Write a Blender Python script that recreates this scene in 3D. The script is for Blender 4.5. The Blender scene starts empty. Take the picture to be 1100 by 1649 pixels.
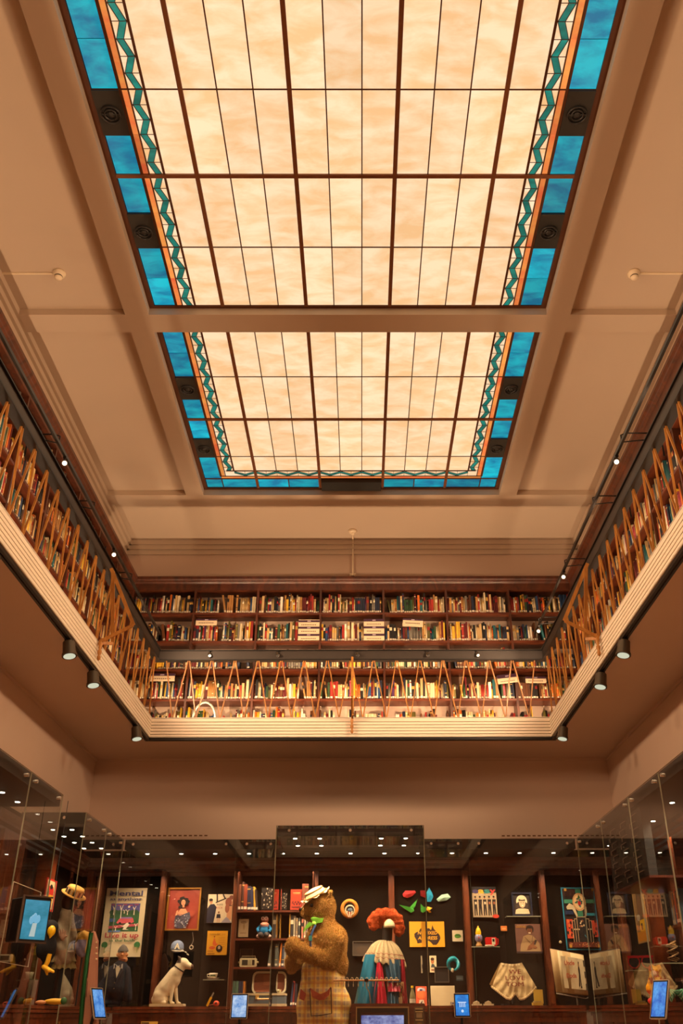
import bpy, bmesh, math, random
import numpy as np
from mathutils import Vector, Matrix, Euler
random.seed(7)
SC = bpy.context.scene
COL = SC.collection
PI = math.pi
def lin(h):
    if isinstance(h, str):
        h = h.lstrip('#'); c = [int(h[i:i+2], 16)/255 for i in (0, 2, 4)]
    else: c = [v/255 for v in h]
    return tuple(v/12.92 if v <= .04045 else ((v+.055)/1.055)**2.4 for v in c)
# ------------------------------------------------------------------ camera
F, PX, PY = 1445.56, 587.467, 841.476
CAM = Vector((.1302, 0, 1.0))
_a, _b, _g = [math.radians(v) for v in (28.734, .269, -.183)]
FW = Vector((math.sin(_b)*math.cos(_a), math.cos(_b)*math.cos(_a), math.sin(_a)))
_r = Vector((math.cos(_b), -math.sin(_b), 0)); _u = _r.cross(FW)
RT = _r*math.cos(_g) + _u*math.sin(_g); UP = -_r*math.sin(_g) + _u*math.cos(_g)
cam = bpy.data.cameras.new('camera'); cam_o = bpy.data.objects.new('camera', cam); COL.objects.link(cam_o)
cam_o.matrix_world = Matrix(((RT.x, UP.x, -FW.x, CAM.x), (RT.y, UP.y, -FW.y, CAM.y), (RT.z, UP.z, -FW.z, CAM.z), (0, 0, 0, 1)))
cam.sensor_fit = 'VERTICAL'; cam.sensor_height = 24; cam.lens = F/1649*24
cam.shift_x = -(PX-550)/1649; cam.shift_y = (PY-824.5)/1649
cam.clip_start = .05; cam.clip_end = 100
SC.camera = cam_o
def at(px, py, ax, v):
    d = FW + RT*((px-PX)/F) - UP*((py-PY)/F)
    i = 'XYZ'.index(ax)
    return CAM + d*((v-CAM[i])/d[i])
def prj(p):
    d = Vector(p)-CAM; z = d.dot(FW)
    return (PX+F*d.dot(RT)/z, PY-F*d.dot(UP)/z, z)
# ------------------------------------------------------------------ world, exposure
W = bpy.data.worlds.new('world'); SC.world = W; W.use_nodes = True
W.node_tree.nodes['Background'].inputs[0].default_value = (.02, .016, .012, 1)
W.node_tree.nodes['Background'].inputs[1].default_value = .3
SC.view_settings.view_transform = 'Standard'; SC.view_settings.look = 'None'
SC.view_settings.gamma = 1; SC.view_settings.use_curve_mapping = False
SC.view_settings.exposure = 0.0
SC.cycles.transparent_max_bounces = 24
SC.cycles.max_bounces = 8; SC.cycles.diffuse_bounces = 5
SC.cycles.use_denoising = True
SC.cycles.sample_clamp_indirect = 4
GLOW = 1.0
SHELF_W = 36.0
CASE_W = 33.0         # downlights in the showcases
TRACK_W = 150.0       # track spotlights under the gallery
WARM = (1.0, .66, .39)
CASEC = (1.0, .74, .48)
def lamp(name, kind, loc, aim, power, col=WARM, size=.03, angle=120, blend=.6):
    l = bpy.data.lights.new(name, kind); l.energy = power; l.color = col
    if kind == 'SPOT': l.spot_size = math.radians(angle); l.spot_blend = blend; l.shadow_soft_size = size
    elif kind == 'POINT': l.shadow_soft_size = size
    o = bpy.data.objects.new(name, l); COL.objects.link(o); o.location = loc
    if aim is not None:
        o.rotation_euler = (Vector(aim)-Vector(loc)).to_track_quat('-Z', 'Y').to_euler()
    return o
# room dimensions (metres)
WX, WY, YN = 3.404, 12.02, -1.15
GX, GY, GYN = 2.481, 11.01, -.12       # opening in the gallery floor
FT, FB, SOF = 4.256, 4.016, 3.998       # fascia top, bottom, soffit
BT, BB = 5.15, 5.012                    # dark beam over the slats
GLZ, BMZ, CFZ = 7.2625, 7.166, 7.24     # glass, beam undersides, coffers
BF, BX, BFN = 11.75, 3.134, -.88      # bookcase faces
c = .28
# lamps standing on the gallery floor behind the fascia, aimed up at the shelves
for i in range(9):
    x = -2.4+i*.6
    lamp('gallery_uplight', 'SPOT', (x, 11.15, 4.23), (x, 11.75, 5.1), SHELF_W*1.05, size=.015, angle=150)
for s in (-1, 1):
    for i in range(20):
        y = .25+i*.54
        lamp('gallery_uplight', 'SPOT', (s*2.63, y, 4.23), (s*3.2, y, 5.0), SHELF_W*.55, size=.02, angle=145, blend=.8)
# bare lamps added along both rails, apart from their spotlights, to brighten fascia and shelves
RAIL_W = 240.0
for s in (-1, 1):
    for i in range(6):
        y = .4+i*1.7
        lamp('rail_fill_lamp', 'SPOT', (s*2.33, y, 5.08), (-s*2.6, y+1.2, 4.25), RAIL_W, size=.16, angle=110, blend=.9)
for s in (-1, 0, 1):  # one more added lamp a side, to brighten the far bookcase
    lamp('rail_fill_lamp', 'SPOT', (s*2.33, 9.3, 5.08), (s*1.0, GY+.5, 4.95), RAIL_W*1.0, size=.12, angle=85, blend=.9) if s else None
for i in range(6): lamp('gallery_uplight', 'SPOT', (-2.2+i*.88, GYN-.14, 4.23), (-2.2+i*.88, GYN-.75, 5.1), SHELF_W, size=.02, angle=150)
# ------------------------------------------------------------------ materials
MATS = {}
def nt(m): 
    m.use_nodes = True; t = m.node_tree
    return t, t.nodes['Principled BSDF'], t.nodes, t.links
def mat(name, col, rough=.6, metal=0, var=.12, scale=8, bump=0, stretch=(1, 1, 1), coat=0):
    if name in MATS: return MATS[name]
    m = bpy.data.materials.new(name); t, b, N, L = nt(m)
    b.inputs['Roughness'].default_value = rough; b.inputs['Metallic'].default_value = metal
    if coat: b.inputs['Coat Weight'].default_value = coat
    tc = N.new('ShaderNodeTexCoord'); mp = N.new('ShaderNodeMapping'); mp.inputs['Scale'].default_value = stretch
    no = N.new('ShaderNodeTexNoise'); no.inputs['Scale'].default_value = scale; no.inputs['Detail'].default_value = 5
    L.new(tc.outputs['Object'], mp.inputs[0]); L.new(mp.outputs[0], no.inputs['Vector'])
    mx = N.new('ShaderNodeMix'); mx.data_type = 'RGBA'
    mx.inputs[6].default_value = (*[v*(1-var) for v in col], 1); mx.inputs[7].default_value = (*[min(1, v*(1+var)) for v in col], 1)
    L.new(no.outputs['Fac'], mx.inputs[0]); L.new(mx.outputs[2], b.inputs['Base Color'])
    if bump:
        bp = N.new('ShaderNodeBump'); bp.inputs['Strength'].default_value = bump; bp.inputs['Distance'].default_value = .01
        L.new(no.outputs['Fac'], bp.inputs['Height']); L.new(bp.outputs[0], b.inputs['Normal'])
    MATS[name] = m; return m
def vmat(name, rough=.6, metal=0, bump=0, scale=60, attr='Col', use_obj=False, spec=.5, var=.1):
    if name in MATS: return MATS[name]
    m = bpy.data.materials.new(name); t, b, N, L = nt(m)
    b.inputs['Roughness'].default_value = rough; b.inputs['Metallic'].default_value = metal
    b.inputs['Specular IOR Level'].default_value = spec
    if use_obj: a = N.new('ShaderNodeObjectInfo'); co = a.outputs['Color']
    else: a = N.new('ShaderNodeAttribute'); a.attribute_name = attr; co = a.outputs['Color']
    no = N.new('ShaderNodeTexNoise'); no.inputs['Scale'].default_value = scale; no.inputs['Detail'].default_value = 3
    tc = N.new('ShaderNodeTexCoord'); L.new(tc.outputs['Object'], no.inputs['Vector'])
    mr = N.new('ShaderNodeMapRange'); mr.inputs[3].default_value = 1-var; mr.inputs[4].default_value = 1+var
    L.new(no.outputs['Fac'], mr.inputs[0])
    vm = N.new('ShaderNodeVectorMath'); vm.operation = 'SCALE'
    L.new(co, vm.inputs[0]); L.new(mr.outputs[0], vm.inputs['Scale']); L.new(vm.outputs[0], b.inputs['Base Color'])
    if bump:
        bp = N.new('ShaderNodeBump'); bp.inputs['Strength'].default_value = bump; bp.inputs['Distance'].default_value = .004
        L.new(no.outputs['Fac'], bp.inputs['Height']); L.new(bp.outputs[0], b.inputs['Normal'])
    MATS[name] = m; return m
def emit(name, col, strength, noise=None):
    if name in MATS: return MATS[name]
    m = bpy.data.materials.new(name); t, b, N, L = nt(m)
    b.inputs['Base Color'].default_value = (.02, .02, .02, 1); b.inputs['Roughness'].default_value = .2
    b.inputs['Emission Strength'].default_value = strength
    b.inputs['Emission Color'].default_value = (*col, 1)
    if noise:
        col2, sc, st = noise
        tc = N.new('ShaderNodeTexCoord'); mp = N.new('ShaderNodeMapping'); mp.inputs['Scale'].default_value = st
        no = N.new('ShaderNodeTexNoise'); no.inputs['Scale'].default_value = sc; no.inputs['Detail'].default_value = 6; no.inputs['Roughness'].default_value = .65
        cr = N.new('ShaderNodeValToRGB'); cr.color_ramp.elements[0].position = .35; cr.color_ramp.elements[1].position = .68
        cr.color_ramp.elements[0].color = (*col, 1); cr.color_ramp.elements[1].color = (*col2, 1)
        L.new(tc.outputs['Object'], mp.inputs[0]); L.new(mp.outputs[0], no.inputs[0]); L.new(no.outputs['Fac'], cr.inputs[0])
        L.new(cr.outputs[0], b.inputs['Emission Color'])
    MATS[name] = m; return m
def pane_mat(name, ca, cb, strength, sc=2.2, objvar=.25):
    """backlit leaded glass: mottled in world space, every pane a shade of its own"""
    m = bpy.data.materials.new(name); t, b, N, L = nt(m)
    b.inputs['Base Color'].default_value = (*[v*.25 for v in ca], 1); b.inputs['Roughness'].default_value = .35
    g = N.new('ShaderNodeNewGeometry'); oi = N.new('ShaderNodeObjectInfo')
    of = N.new('ShaderNodeVectorMath'); of.operation = 'MULTIPLY_ADD'
    rv = N.new('ShaderNodeCombineXYZ'); 
    for k in range(3): L.new(oi.outputs['Random'], rv.inputs[k])
    L.new(rv.outputs[0], of.inputs[0]); of.inputs[1].default_value = (40, 70, 13); L.new(g.outputs['Position'], of.inputs[2])
    mp = N.new('ShaderNodeMapping'); mp.inputs['Scale'].default_value = (1, 2.2, 1); L.new(of.outputs[0], mp.inputs[0])
    no = N.new('ShaderNodeTexNoise'); no.inputs['Scale'].default_value = sc; no.inputs['Detail'].default_value = 7; no.inputs['Roughness'].default_value = .6; no.inputs['Distortion'].default_value = .4
    L.new(mp.outputs[0], no.inputs['Vector'])
    cr = N.new('ShaderNodeValToRGB'); cr.color_ramp.elements[0].position = .36; cr.color_ramp.elements[1].position = .62
    cr.color_ramp.elements[0].color = (*ca, 1); cr.color_ramp.elements[1].color = (*cb, 1)
    L.new(no.outputs['Fac'], cr.inputs[0]); L.new(cr.outputs[0], b.inputs['Emission Color'])
    mr = N.new('ShaderNodeMapRange'); mr.inputs[3].default_value = strength*(1-objvar/2); mr.inputs[4].default_value = strength*(1+objvar/2)
    L.new(oi.outputs['Random'], mr.inputs[0]); L.new(mr.outputs[0], b.inputs['Emission Strength'])
    MATS[name] = m; return m
def wood(name, c1, c2, rough=.35, st=(1, 1, 12), coat=.3, sc=6):
    if name in MATS: return MATS[name]
    m = bpy.data.materials.new(name); t, b, N, L = nt(m)
    b.inputs['Roughness'].default_value = rough; b.inputs['Coat Weight'].default_value = coat; b.inputs['Coat Roughness'].default_value = .2
    tc = N.new('ShaderNodeTexCoord'); mp = N.new('ShaderNodeMapping'); mp.inputs['Scale'].default_value = st
    no = N.new('ShaderNodeTexNoise'); no.inputs['Scale'].default_value = sc; no.inputs['Detail'].default_value = 7; no.inputs['Distortion'].default_value = 1.2
    cr = N.new('ShaderNodeValToRGB'); cr.color_ramp.elements[0].position = .3; cr.color_ramp.elements[1].position = .7
    cr.color_ramp.elements[0].color = (*c1, 1); cr.color_ramp.elements[1].color = (*c2, 1)
    L.new(tc.outputs['Object'], mp.inputs[0]); L.new(mp.outputs[0], no.inputs[0]); L.new(no.outputs['Fac'], cr.inputs[0]); L.new(cr.outputs[0], b.inputs['Base Color'])
    MATS[name] = m; return m
def glass_mat(name, tint, boost=1.7, dirt=0):
    m = bpy.data.materials.new(name); m.use_nodes = True; t = m.node_tree; N = t.nodes; L = t.links
    N.remove(N['Principled BSDF'])
    tr = N.new('ShaderNodeBsdfTransparent'); tr.inputs[0].default_value = (*tint, 1)
    gl = N.new('ShaderNodeBsdfGlossy'); gl.inputs['Roughness'].default_value = .0
    fr = N.new('ShaderNodeFresnel'); fr.inputs[0].default_value = 1.68
    ge = N.new('ShaderNodeNewGeometry'); inv = N.new('ShaderNodeMath'); inv.operation = 'SUBTRACT'; inv.inputs[0].default_value = 1
    L.new(ge.outputs['Backfacing'], inv.inputs[1])
    m1 = N.new('ShaderNodeMath'); m1.operation = 'MULTIPLY'; m1.inputs[1].default_value = boost; L.new(fr.outputs[0], m1.inputs[0])
    m2 = N.new('ShaderNodeMath'); m2.operation = 'MULTIPLY'; m2.use_clamp = True; L.new(m1.outputs[0], m2.inputs[0]); L.new(inv.outputs[0], m2.inputs[1])
    mx = N.new('ShaderNodeMixShader'); L.new(m2.outputs[0], mx.inputs[0]); L.new(tr.outputs[0], mx.inputs[1]); L.new(gl.outputs[0], mx.inputs[2])
    L.new(mx.outputs[0], N['Material Output'].inputs['Surface'])
    MATS[name] = m; return m
PAINT = mat('wall_paint', (.56, .41, .31), .75, var=.04, scale=1.5, bump=.03)
PAINTC = mat('ceiling_paint', (.54, .42, .31), .6, var=.04, scale=1.2, bump=.03)
CREAM = mat('cream_fascia_paint', (.88, .77, .61), .5, var=.05, scale=3)
WOODB = wood('red_mahogany', lin('#35180a'), lin('#5e2c14'), .42, (1.5, 1.5, .6))
WOODS = wood('mahogany_shelf', lin('#451a0a'), lin('#6e3216'), .4, (.6, 3, 3))
WOODP = wood('pilaster_mahogany', lin('#4c2210'), lin('#7e4222'), .35, (2, 2, .5), .5)
WOODD = wood('dark_mahogany', lin('#54220e'), lin('#8a421e'), .3, (2, 2, .5), .5)
SLATW = wood('oak_slat', lin('#9c6428'), lin('#c4863e'), .5, (3, 3, .8), .1)
BLACK = mat('black_metal', (.012, .010, .009), .4, .3, var=.2)
BEAMM = mat('bronze_beam', (.045, .033, .027), .5, .2, var=.15)
BLACKM = mat('black_matte', (.016, .015, .013), .7, 0, var=.2)
BACKM = mat('dark_case_lining', lin('#17120d'), .9, 0, var=.15); BACKM.node_tree.nodes['Principled BSDF'].inputs['Specular IOR Level'].default_value = .08
BRONZE = mat('skylight_lead', lin('#84512f'), .5, .2, var=.2)
LEAD = mat('dark_lead', lin('#5c3318'), .5, .2, var=.2)
GLASS = glass_mat('clear_glass', (.92, .92, .91), 1.5)
ACRY = glass_mat('acrylic', (.90, .90, .90), 1.5)
GEDGE = mat('glass_edge', lin('#8d8a72'), .25, 0, var=.1)
CHROME = mat('steel_bolt', (.75, .7, .62), .25, .9, var=.05)
VM = vmat('coloured_matte', .65); VG = vmat('coloured_gloss', .25); VP = vmat('print', .45, var=.06); VF = vmat('coloured_cloth', .85, bump=.5, scale=45, spec=.2, var=.25)
VBK = vmat('book_cover_mass', .5, scale=18, var=.18)
BKO = vmat('book_cover', .5, use_obj=True, scale=2.5, var=.18)
PAGE = mat('book_pages', lin('#d9c49c'), .8, var=.15, scale=30)
LBL = mat('call_number_label', lin('#e8dcc4'), .6, var=.05)
FUR = vmat('brown_fur', .9, scale=70, spec=.1, var=.35)
# ------------------------------------------------------------------ mesh builder
class MB:
    def __init__(s): s.v = []; s.f = []; s.c = []; s.m = []; s.sm = []
    def add(s, vs, fs, col=(1, 1, 1), m=0, smooth=False):
        n = len(s.v); s.v += [tuple(v) for v in vs]
        for f in fs: s.f.append([n+i for i in f]); s.c.append(col); s.m.append(m); s.sm.append(smooth)
        return s
    def box(s, lo, hi, col=(1, 1, 1), m=0, M=None):
        x0, y0, z0 = lo; x1, y1, z1 = hi
        vs = [Vector(p) for p in ((x0, y0, z0), (x1, y0, z0), (x1, y1, z0), (x0, y1, z0), (x0, y0, z1), (x1, y0, z1), (x1, y1, z1), (x0, y1, z1))]
        if M: vs = [M @ v for v in vs]
        return s.add(vs, [(0, 3, 2, 1), (4, 5, 6, 7), (0, 1, 5, 4), (1, 2, 6, 5), (2, 3, 7, 6), (3, 0, 4, 7)], col, m)
    def bev(s, lo, hi, b, col=(1, 1, 1), m=0, M=None):
        """box with its edges parallel to y chamfered"""
        x0, y0, z0 = lo; x1, y1, z1 = hi
        o = [(x0+b, z0), (x1-b, z0), (x1, z0+b), (x1, z1-b), (x1-b, z1), (x0+b, z1), (x0, z1-b), (x0, z0+b)]
        return s.prism([(x, y0, z) for x, z in o], (0, y1-y0, 0), col, m, M)
    def prism(s, pts, d, col=(1, 1, 1), m=0, M=None):
        n = len(pts); d = Vector(d); a = [Vector(p) for p in pts]; b = [p+d for p in a]
        vs = a+b
        if M: vs = [M @ v for v in vs]
        return s.add(vs, [list(range(n)), list(range(2*n-1, n-1, -1))]+[(i, i+n, (i+1) % n+n, (i+1) % n) for i in range(n)], col, m)
    def cyl(s, p0, p1, r0, r1=None, n=12, col=(1, 1, 1), m=0, caps=True, smooth=True):
        r1 = r0 if r1 is None else r1; p0 = Vector(p0); p1 = Vector(p1); a = (p1-p0).normalized()
        x = a.orthogonal().normalized(); y = a.cross(x); vs = []
        for p, r in ((p0, r0), (p1, r1)):
            for i in range(n): t = 2*PI*i/n; vs.append(p+x*(r*math.cos(t))+y*(r*math.sin(t)))
        s.add(vs, [(i, (i+1) % n, (i+1) % n+n, i+n) for i in range(n)], col, m, smooth)
        if caps:
            s.add(vs[:n], [list(range(n-1, -1, -1))], col, m); s.add(vs[n:], [list(range(n))], col, m)
        return s
    def tube(s, pts, r, n=8, col=(1, 1, 1), m=0):
        pts = [Vector(p) for p in pts]; rr = r if isinstance(r, (list, tuple)) else [r]*len(pts); vs = []; pr = None
        for i, p in enumerate(pts):
            a = (pts[min(i+1, len(pts)-1)]-pts[max(i-1, 0)]).normalized()
            x = a.orthogonal().normalized() if pr is None else (pr-a*pr.dot(a)).normalized()
            pr = x; y = a.cross(x)
            for k in range(n): t = 2*PI*k/n; vs.append(p+(x*math.cos(t)+y*math.sin(t))*rr[i])
        fs = [(j*n+i, j*n+(i+1) % n, (j+1)*n+(i+1) % n, (j+1)*n+i) for j in range(len(pts)-1) for i in range(n)]
        s.add(vs, fs, col, m, True); L = (len(pts)-1)*n
        return s.add(vs[:n]+vs[L:], [list(range(n-1, -1, -1)), list(range(n, 2*n))], col, m)
    def lathe(s, prof, cx, cy, n=20, col=(1, 1, 1), m=0, M=None, cols=None):
        vs = []
        for r, z in prof:
            for i in range(n): t = 2*PI*i/n; vs.append(Vector((cx+r*math.cos(t), cy+r*math.sin(t), z)))
        if M: vs = [M @ v for v in vs]
        nn = len(s.v); s.v += [tuple(v) for v in vs]
        for j in range(len(prof)-1):
            for i in range(n):
                s.f.append([nn+j*n+i, nn+j*n+(i+1) % n, nn+(j+1)*n+(i+1) % n, nn+(j+1)*n+i]); s.c.append(cols[j] if cols else col); s.m.append(m); s.sm.append(True)
        return s
    def ball(s, cx, r, n=12, col=(1, 1, 1), m=0, M=None):
        r = (r, r, r) if not hasattr(r, '__len__') else r; vs = []; k = n//2
        for j in range(k+1):
            p = PI*j/k
            for i in range(n): t = 2*PI*i/n; vs.append(Vector((cx[0]+r[0]*math.sin(p)*math.cos(t), cx[1]+r[1]*math.sin(p)*math.sin(t), cx[2]+r[2]*math.cos(p))))
        if M: vs = [M @ v for v in vs]
        return s.add(vs, [(j*n+i, (j+1)*n+i, (j+1)*n+(i+1) % n, j*n+(i+1) % n) for j in range(k) for i in range(n)], col, m, True)
    def mesh(s, name, mats):
        me = bpy.data.meshes.new(name); me.from_pydata(s.v, [], s.f)
        for x in (mats if isinstance(mats, (list, tuple)) else [mats]): me.materials.append(x)
        me.polygons.foreach_set('material_index', s.m); me.polygons.foreach_set('use_smooth', s.sm)
        at_ = me.color_attributes.new('Col', 'FLOAT_COLOR', 'CORNER')
        cc = np.ones((len(me.loops), 4), np.float32); k = 0
        for f, cl in zip(s.f, s.c):
            cc[k:k+len(f), :3] = cl; k += len(f)
        at_.data.foreach_set('color', cc.ravel()); me.update(); me.validate()
        return me
    def build(s, name, mats, parent=None, loc=None):
        o = bpy.data.objects.new(name, s.mesh(name, mats)); COL.objects.link(o)
        if parent: o.parent = parent
        if loc is not None: o.location = loc
        return o
def link(name, me, parent=None, loc=(0, 0, 0), rot=(0, 0, 0), scale=(1, 1, 1)):
    o = bpy.data.objects.new(name, me); COL.objects.link(o); o.location = loc; o.rotation_euler = rot; o.scale = scale
    if parent: o.parent = parent
    return o
def tag(o, label=None, cat=None, group=None, kind=None):
    if label: o['label'] = label
    if cat: o['category'] = cat
    if group: o['group'] = group
    if kind: o['kind'] = kind
    return o
def thing(name, label, cat, loc=(0, 0, 0), rz=0, group=None):
    o = bpy.data.objects.new(name, None); COL.objects.link(o); o.location = loc; o.rotation_euler = (0, 0, rz); o.empty_display_size = .1
    return tag(o, label, cat, group)
def struct(name, mb, m, parent=None, label=None):
    o = mb.build(name, m, parent)
    if not parent: tag(o, label, None, None, 'structure')
    return o
def blob(name, prims, vox, mats, colf=None, smooth=6, parent=None, loc=None, disp=None):
    """one continuous skin over overlapping ellipsoids and tapered limbs"""
    b = MB()
    for p in prims:
        if p[0] == 'e':
            M = Matrix.Translation(p[1]) @ (Euler(p[3]).to_matrix().to_4x4() if len(p) > 3 else Matrix())
            b.ball((0, 0, 0), p[2], 20, M=M)
        else:
            _, a, d, r0, r1 = p
            n = 7
            for i in range(n+1):
                t = i/n; q = Vector(a).lerp(Vector(d), t); b.ball(q, r0+(r1-r0)*t, 16)
            b.cyl(a, d, r0, r1, 16)
    me = b.mesh('t', mats); o = bpy.data.objects.new('t', me); COL.objects.link(o)
    r = o.modifiers.new('r', 'REMESH'); r.mode = 'VOXEL'; r.voxel_size = vox; r.use_smooth_shade = True
    s_ = o.modifiers.new('s', 'SMOOTH'); s_.iterations = smooth; s_.factor = .5
    dg = bpy.context.evaluated_depsgraph_get(); dg.update()
    m2 = bpy.data.meshes.new_from_object(o.evaluated_get(dg)); m2.name = name
    bpy.data.objects.remove(o); m2.materials.clear()
    for x in (mats if isinstance(mats, (list, tuple)) else [mats]): m2.materials.append(x)
    for a in list(m2.color_attributes): m2.color_attributes.remove(a)
    n = len(m2.vertices); co = np.zeros(n*3, np.float32); m2.vertices.foreach_get('co', co); co = co.reshape(-1, 3)
    if disp is not None:
        no = np.zeros(n*3, np.float32); m2.vertices.foreach_get('normal', no); no = no.reshape(-1, 3)
        co = co+no*np.array([disp(p) for p in co])[:, None]; m2.vertices.foreach_set('co', co.ravel().astype(np.float32))
    ca = m2.color_attributes.new('Col', 'FLOAT_COLOR', 'POINT'); cc = np.ones((n, 4), np.float32)
    if colf:
        for i in range(n): cc[i, :3] = colf(co[i])
    ca.data.foreach_set('color', cc.ravel())
    m2.polygons.foreach_set('use_smooth', [True]*len(m2.polygons))
    return link(name, m2, parent, loc or (0, 0, 0))
def text(parent, s, loc, h, col, name='lettering', rot=(PI/2, 0, 0), w=None, ext=.0008, shear=0, off=0, align='CENTER', kind=None):
    cu = bpy.data.curves.new(name, 'FONT'); cu.body = s; cu.size = h/.72; cu.extrude = ext; cu.align_x = align; cu.align_y = 'BOTTOM_BASELINE'; cu.shear = shear; cu.offset = off
    cu.resolution_u = 3
    k = 'ink_%02x%02x%02x' % tuple(int(255*min(1, v)) for v in col)
    cu.materials.append(mat(k, col, .5, var=.04))
    o = link(name, cu, parent, loc, rot)
    bpy.context.view_layer.update(); dg = bpy.context.evaluated_depsgraph_get()
    me = bpy.data.meshes.new_from_object(o.evaluated_get(dg)); bpy.data.objects.remove(o)
    xs = [v.co.x for v in me.vertices]; d = max(xs)-min(xs) if xs else 0
    o = link(name, me, parent, loc, rot); me.name = name
    if w and d > 0: o.scale = (w/d, 1, 1)
    return o
# ================================================================== ROOM SHELL
m = MB(); m.box((-WX-.1, YN-.1, -.1), (WX+.1, WY+.1, 0)); struct('floor', m, wood('floor_boards', lin('#8a6240'), lin('#a87c50'), .5))
def wall(name, lo, hi): m = MB(); m.box(lo, hi); struct(name, m, PAINT)
wall('wall_back', (-WX-.1, WY, 0), (WX+.1, WY+.1, 7.4))
wall('wall_left', (-WX-.1, YN, 0), (-WX, WY, 7.4)); wall('wall_right', (WX, YN, 0), (WX+.1, WY, 7.4))
wall('wall_front', (-WX-.1, YN-.1, 0), (WX+.1, YN, 7.4))
# gallery floor ring
m = MB(); gi = .03
m.box((-WX, GY+gi, SOF), (WX, WY, 4.13)); m.box((-WX, YN, SOF), (WX, GYN-gi, 4.13))
for s in (-1, 1): m.box((min(s*(GX+gi), s*WX), GYN-gi, SOF), (max(s*(GX+gi), s*WX), GY+gi, 4.13))
struct('gallery_floor', m, PAINT)
# thin shadow-gap cornice line under the gallery where wall and soffit meet
for nm, lo, hi in (('trim_1', (-WX, WY-.02, SOF-.03), (WX, WY, SOF)), ('trim_2', (-WX, YN, SOF-.03), (-WX+.02, WY, SOF)), ('trim_3', (WX-.02, YN, SOF-.03), (WX, WY, SOF))):
    m = MB(); m.box(lo, hi); struct(nm, m, PAINT)
# ceiling: coffers and beams round the two skylights (and a third beyond the camera)
SX = 2.0
NE, FE = 6.905, 7.168                       # cross beam edges
SKY = [(7.168, 10.47), (-7.3, 6.905), (-10.85, -7.56)]
m = MB(); zt = 7.36
m.box((-WX-.1, YN, CFZ), (-SX, WY+.1, zt)); m.box((SX, YN, CFZ), (WX+.1, WY+.1, zt))
SKN = 1.45*c
for a, b in ((10.47, WY+.1), (NE, FE), (YN, SKN)): m.box((-SX, a, CFZ), (SX, b, zt))
struct('ceiling', m, PAINTC)
BW = 2.237
def beam(k, lo, hi): m = MB(); m.box((*lo, BMZ), (*hi, CFZ+.001)); struct('ceiling_beam', m, PAINTC)
beam(1, (-BW, SKN-.25), (-SX, 10.725)); beam(2, (SX, SKN-.25), (BW, 10.725))
for a, b in ((10.47, 10.725), (NE, FE), (SKN-.25, SKN)):
    beam(3, (-SX, a), (SX, b)); beam(3, (-WX+.1, a), (-BW, b)); beam(3, (BW, a), (WX-.1, b))
# stepped cornice: three risers on each wall
st = [(.10, 7.172, CFZ), (.065, 7.108, 7.18), (.03, 7.037, 7.12)]
for nm, f in (('trim_4', lambda d, z0, z1: ((-WX, WY-d, z0), (WX, WY, z1))), ('trim_5', lambda d, z0, z1: ((-WX, YN, z0), (-WX+d, WY, z1))),
              ('trim_6', lambda d, z0, z1: ((WX-d, YN, z0), (WX, WY, z1))), ('trim_7', lambda d, z0, z1: ((-WX, YN, z0), (WX, YN+d, z1)))):
    m = MB()
    for a in st: m.box(*f(*a))
    struct(nm, m, PAINTC)
# ================================================================== SKYLIGHTS
CR = pane_mat('cream_pane', lin('#f3c48c'), lin('#ffe2b8'), GLOW, 2.6, .16)
CR2 = pane_mat('pale_triangle_pane', lin('#eebd84'), lin('#ffe6c0'), GLOW*.95, 3)
BL = pane_mat('blue_pane', lin('#006c94'), lin('#0ab0c0'), GLOW*.95, 3.0, .7)
OR = pane_mat('orange_pane', lin('#f06a3c'), lin('#ffab52'), GLOW*.75, 1.5, .5)
TE = pane_mat('teal_pane', lin('#0c7f74'), lin('#1dab98'), GLOW*.5, 6, .5)
def quadpane(name, pts, mt, par, t=.006):
    cx = sum(p[0] for p in pts)/len(pts); cy = sum(p[1] for p in pts)/len(pts)
    m = MB(); m.prism([(x-cx, y-cy, 0) for x, y in pts], (0, 0, t)); return m.build(name, mt, par, (cx, cy, GLZ))
_pm = MB(); _pm.box((-.5, -.5, 0), (.5, .5, 1)); PANE_ME = {}
def rectpane(x0, x1, y0, y1, mt, par):
    if mt.name not in PANE_ME: PANE_ME[mt.name] = _pm.mesh('pane', mt)
    return link('pane', PANE_ME[mt.name], par, ((x0+x1)/2, (y0+y1)/2, GLZ), scale=(x1-x0, y1-y0, .006))
IE, BO, BBX, ORX = 5.491*c, 6.165*c, 6.956*c, 5.94*c
def fixture(x0, x1, y0, y1, lab):
    t = thing('air_vent', lab, 'vent', ((x0+x1)/2, (y0+y1)/2, GLZ-.02))
    hx, hy = (x1-x0)/2, (y1-y0)/2
    m = MB(); m.box((-hx, -hy, 0), (hx, hy, .018)); m.build('plate', mat('vent_plate', (.03, .028, .024), .6), t)
    r = min(hx, hy)*.68
    m = MB(); m.lathe([(r*1.12, .0), (r*1.12, -.02), (r, -.025), (r*.95, -.005)], 0, 0, 24); m.build('ring', mat('vent_grey', (.035, .035, .034), .3, .2), t)
    m = MB(); m.lathe([(r*.75, -.004), (r*.7, -.022), (r*.6, -.022), (r*.55, -.004)], 0, 0, 24); m.lathe([(r*.4, -.004), (r*.36, -.02), (0.001, -.02)], 0, 0, 20)
    m.box((-r*.95, -r*.12, -.012), (r*.95, r*.12, -.004)); m.build('louvre', MATS['vent_grey'], t)
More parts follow.
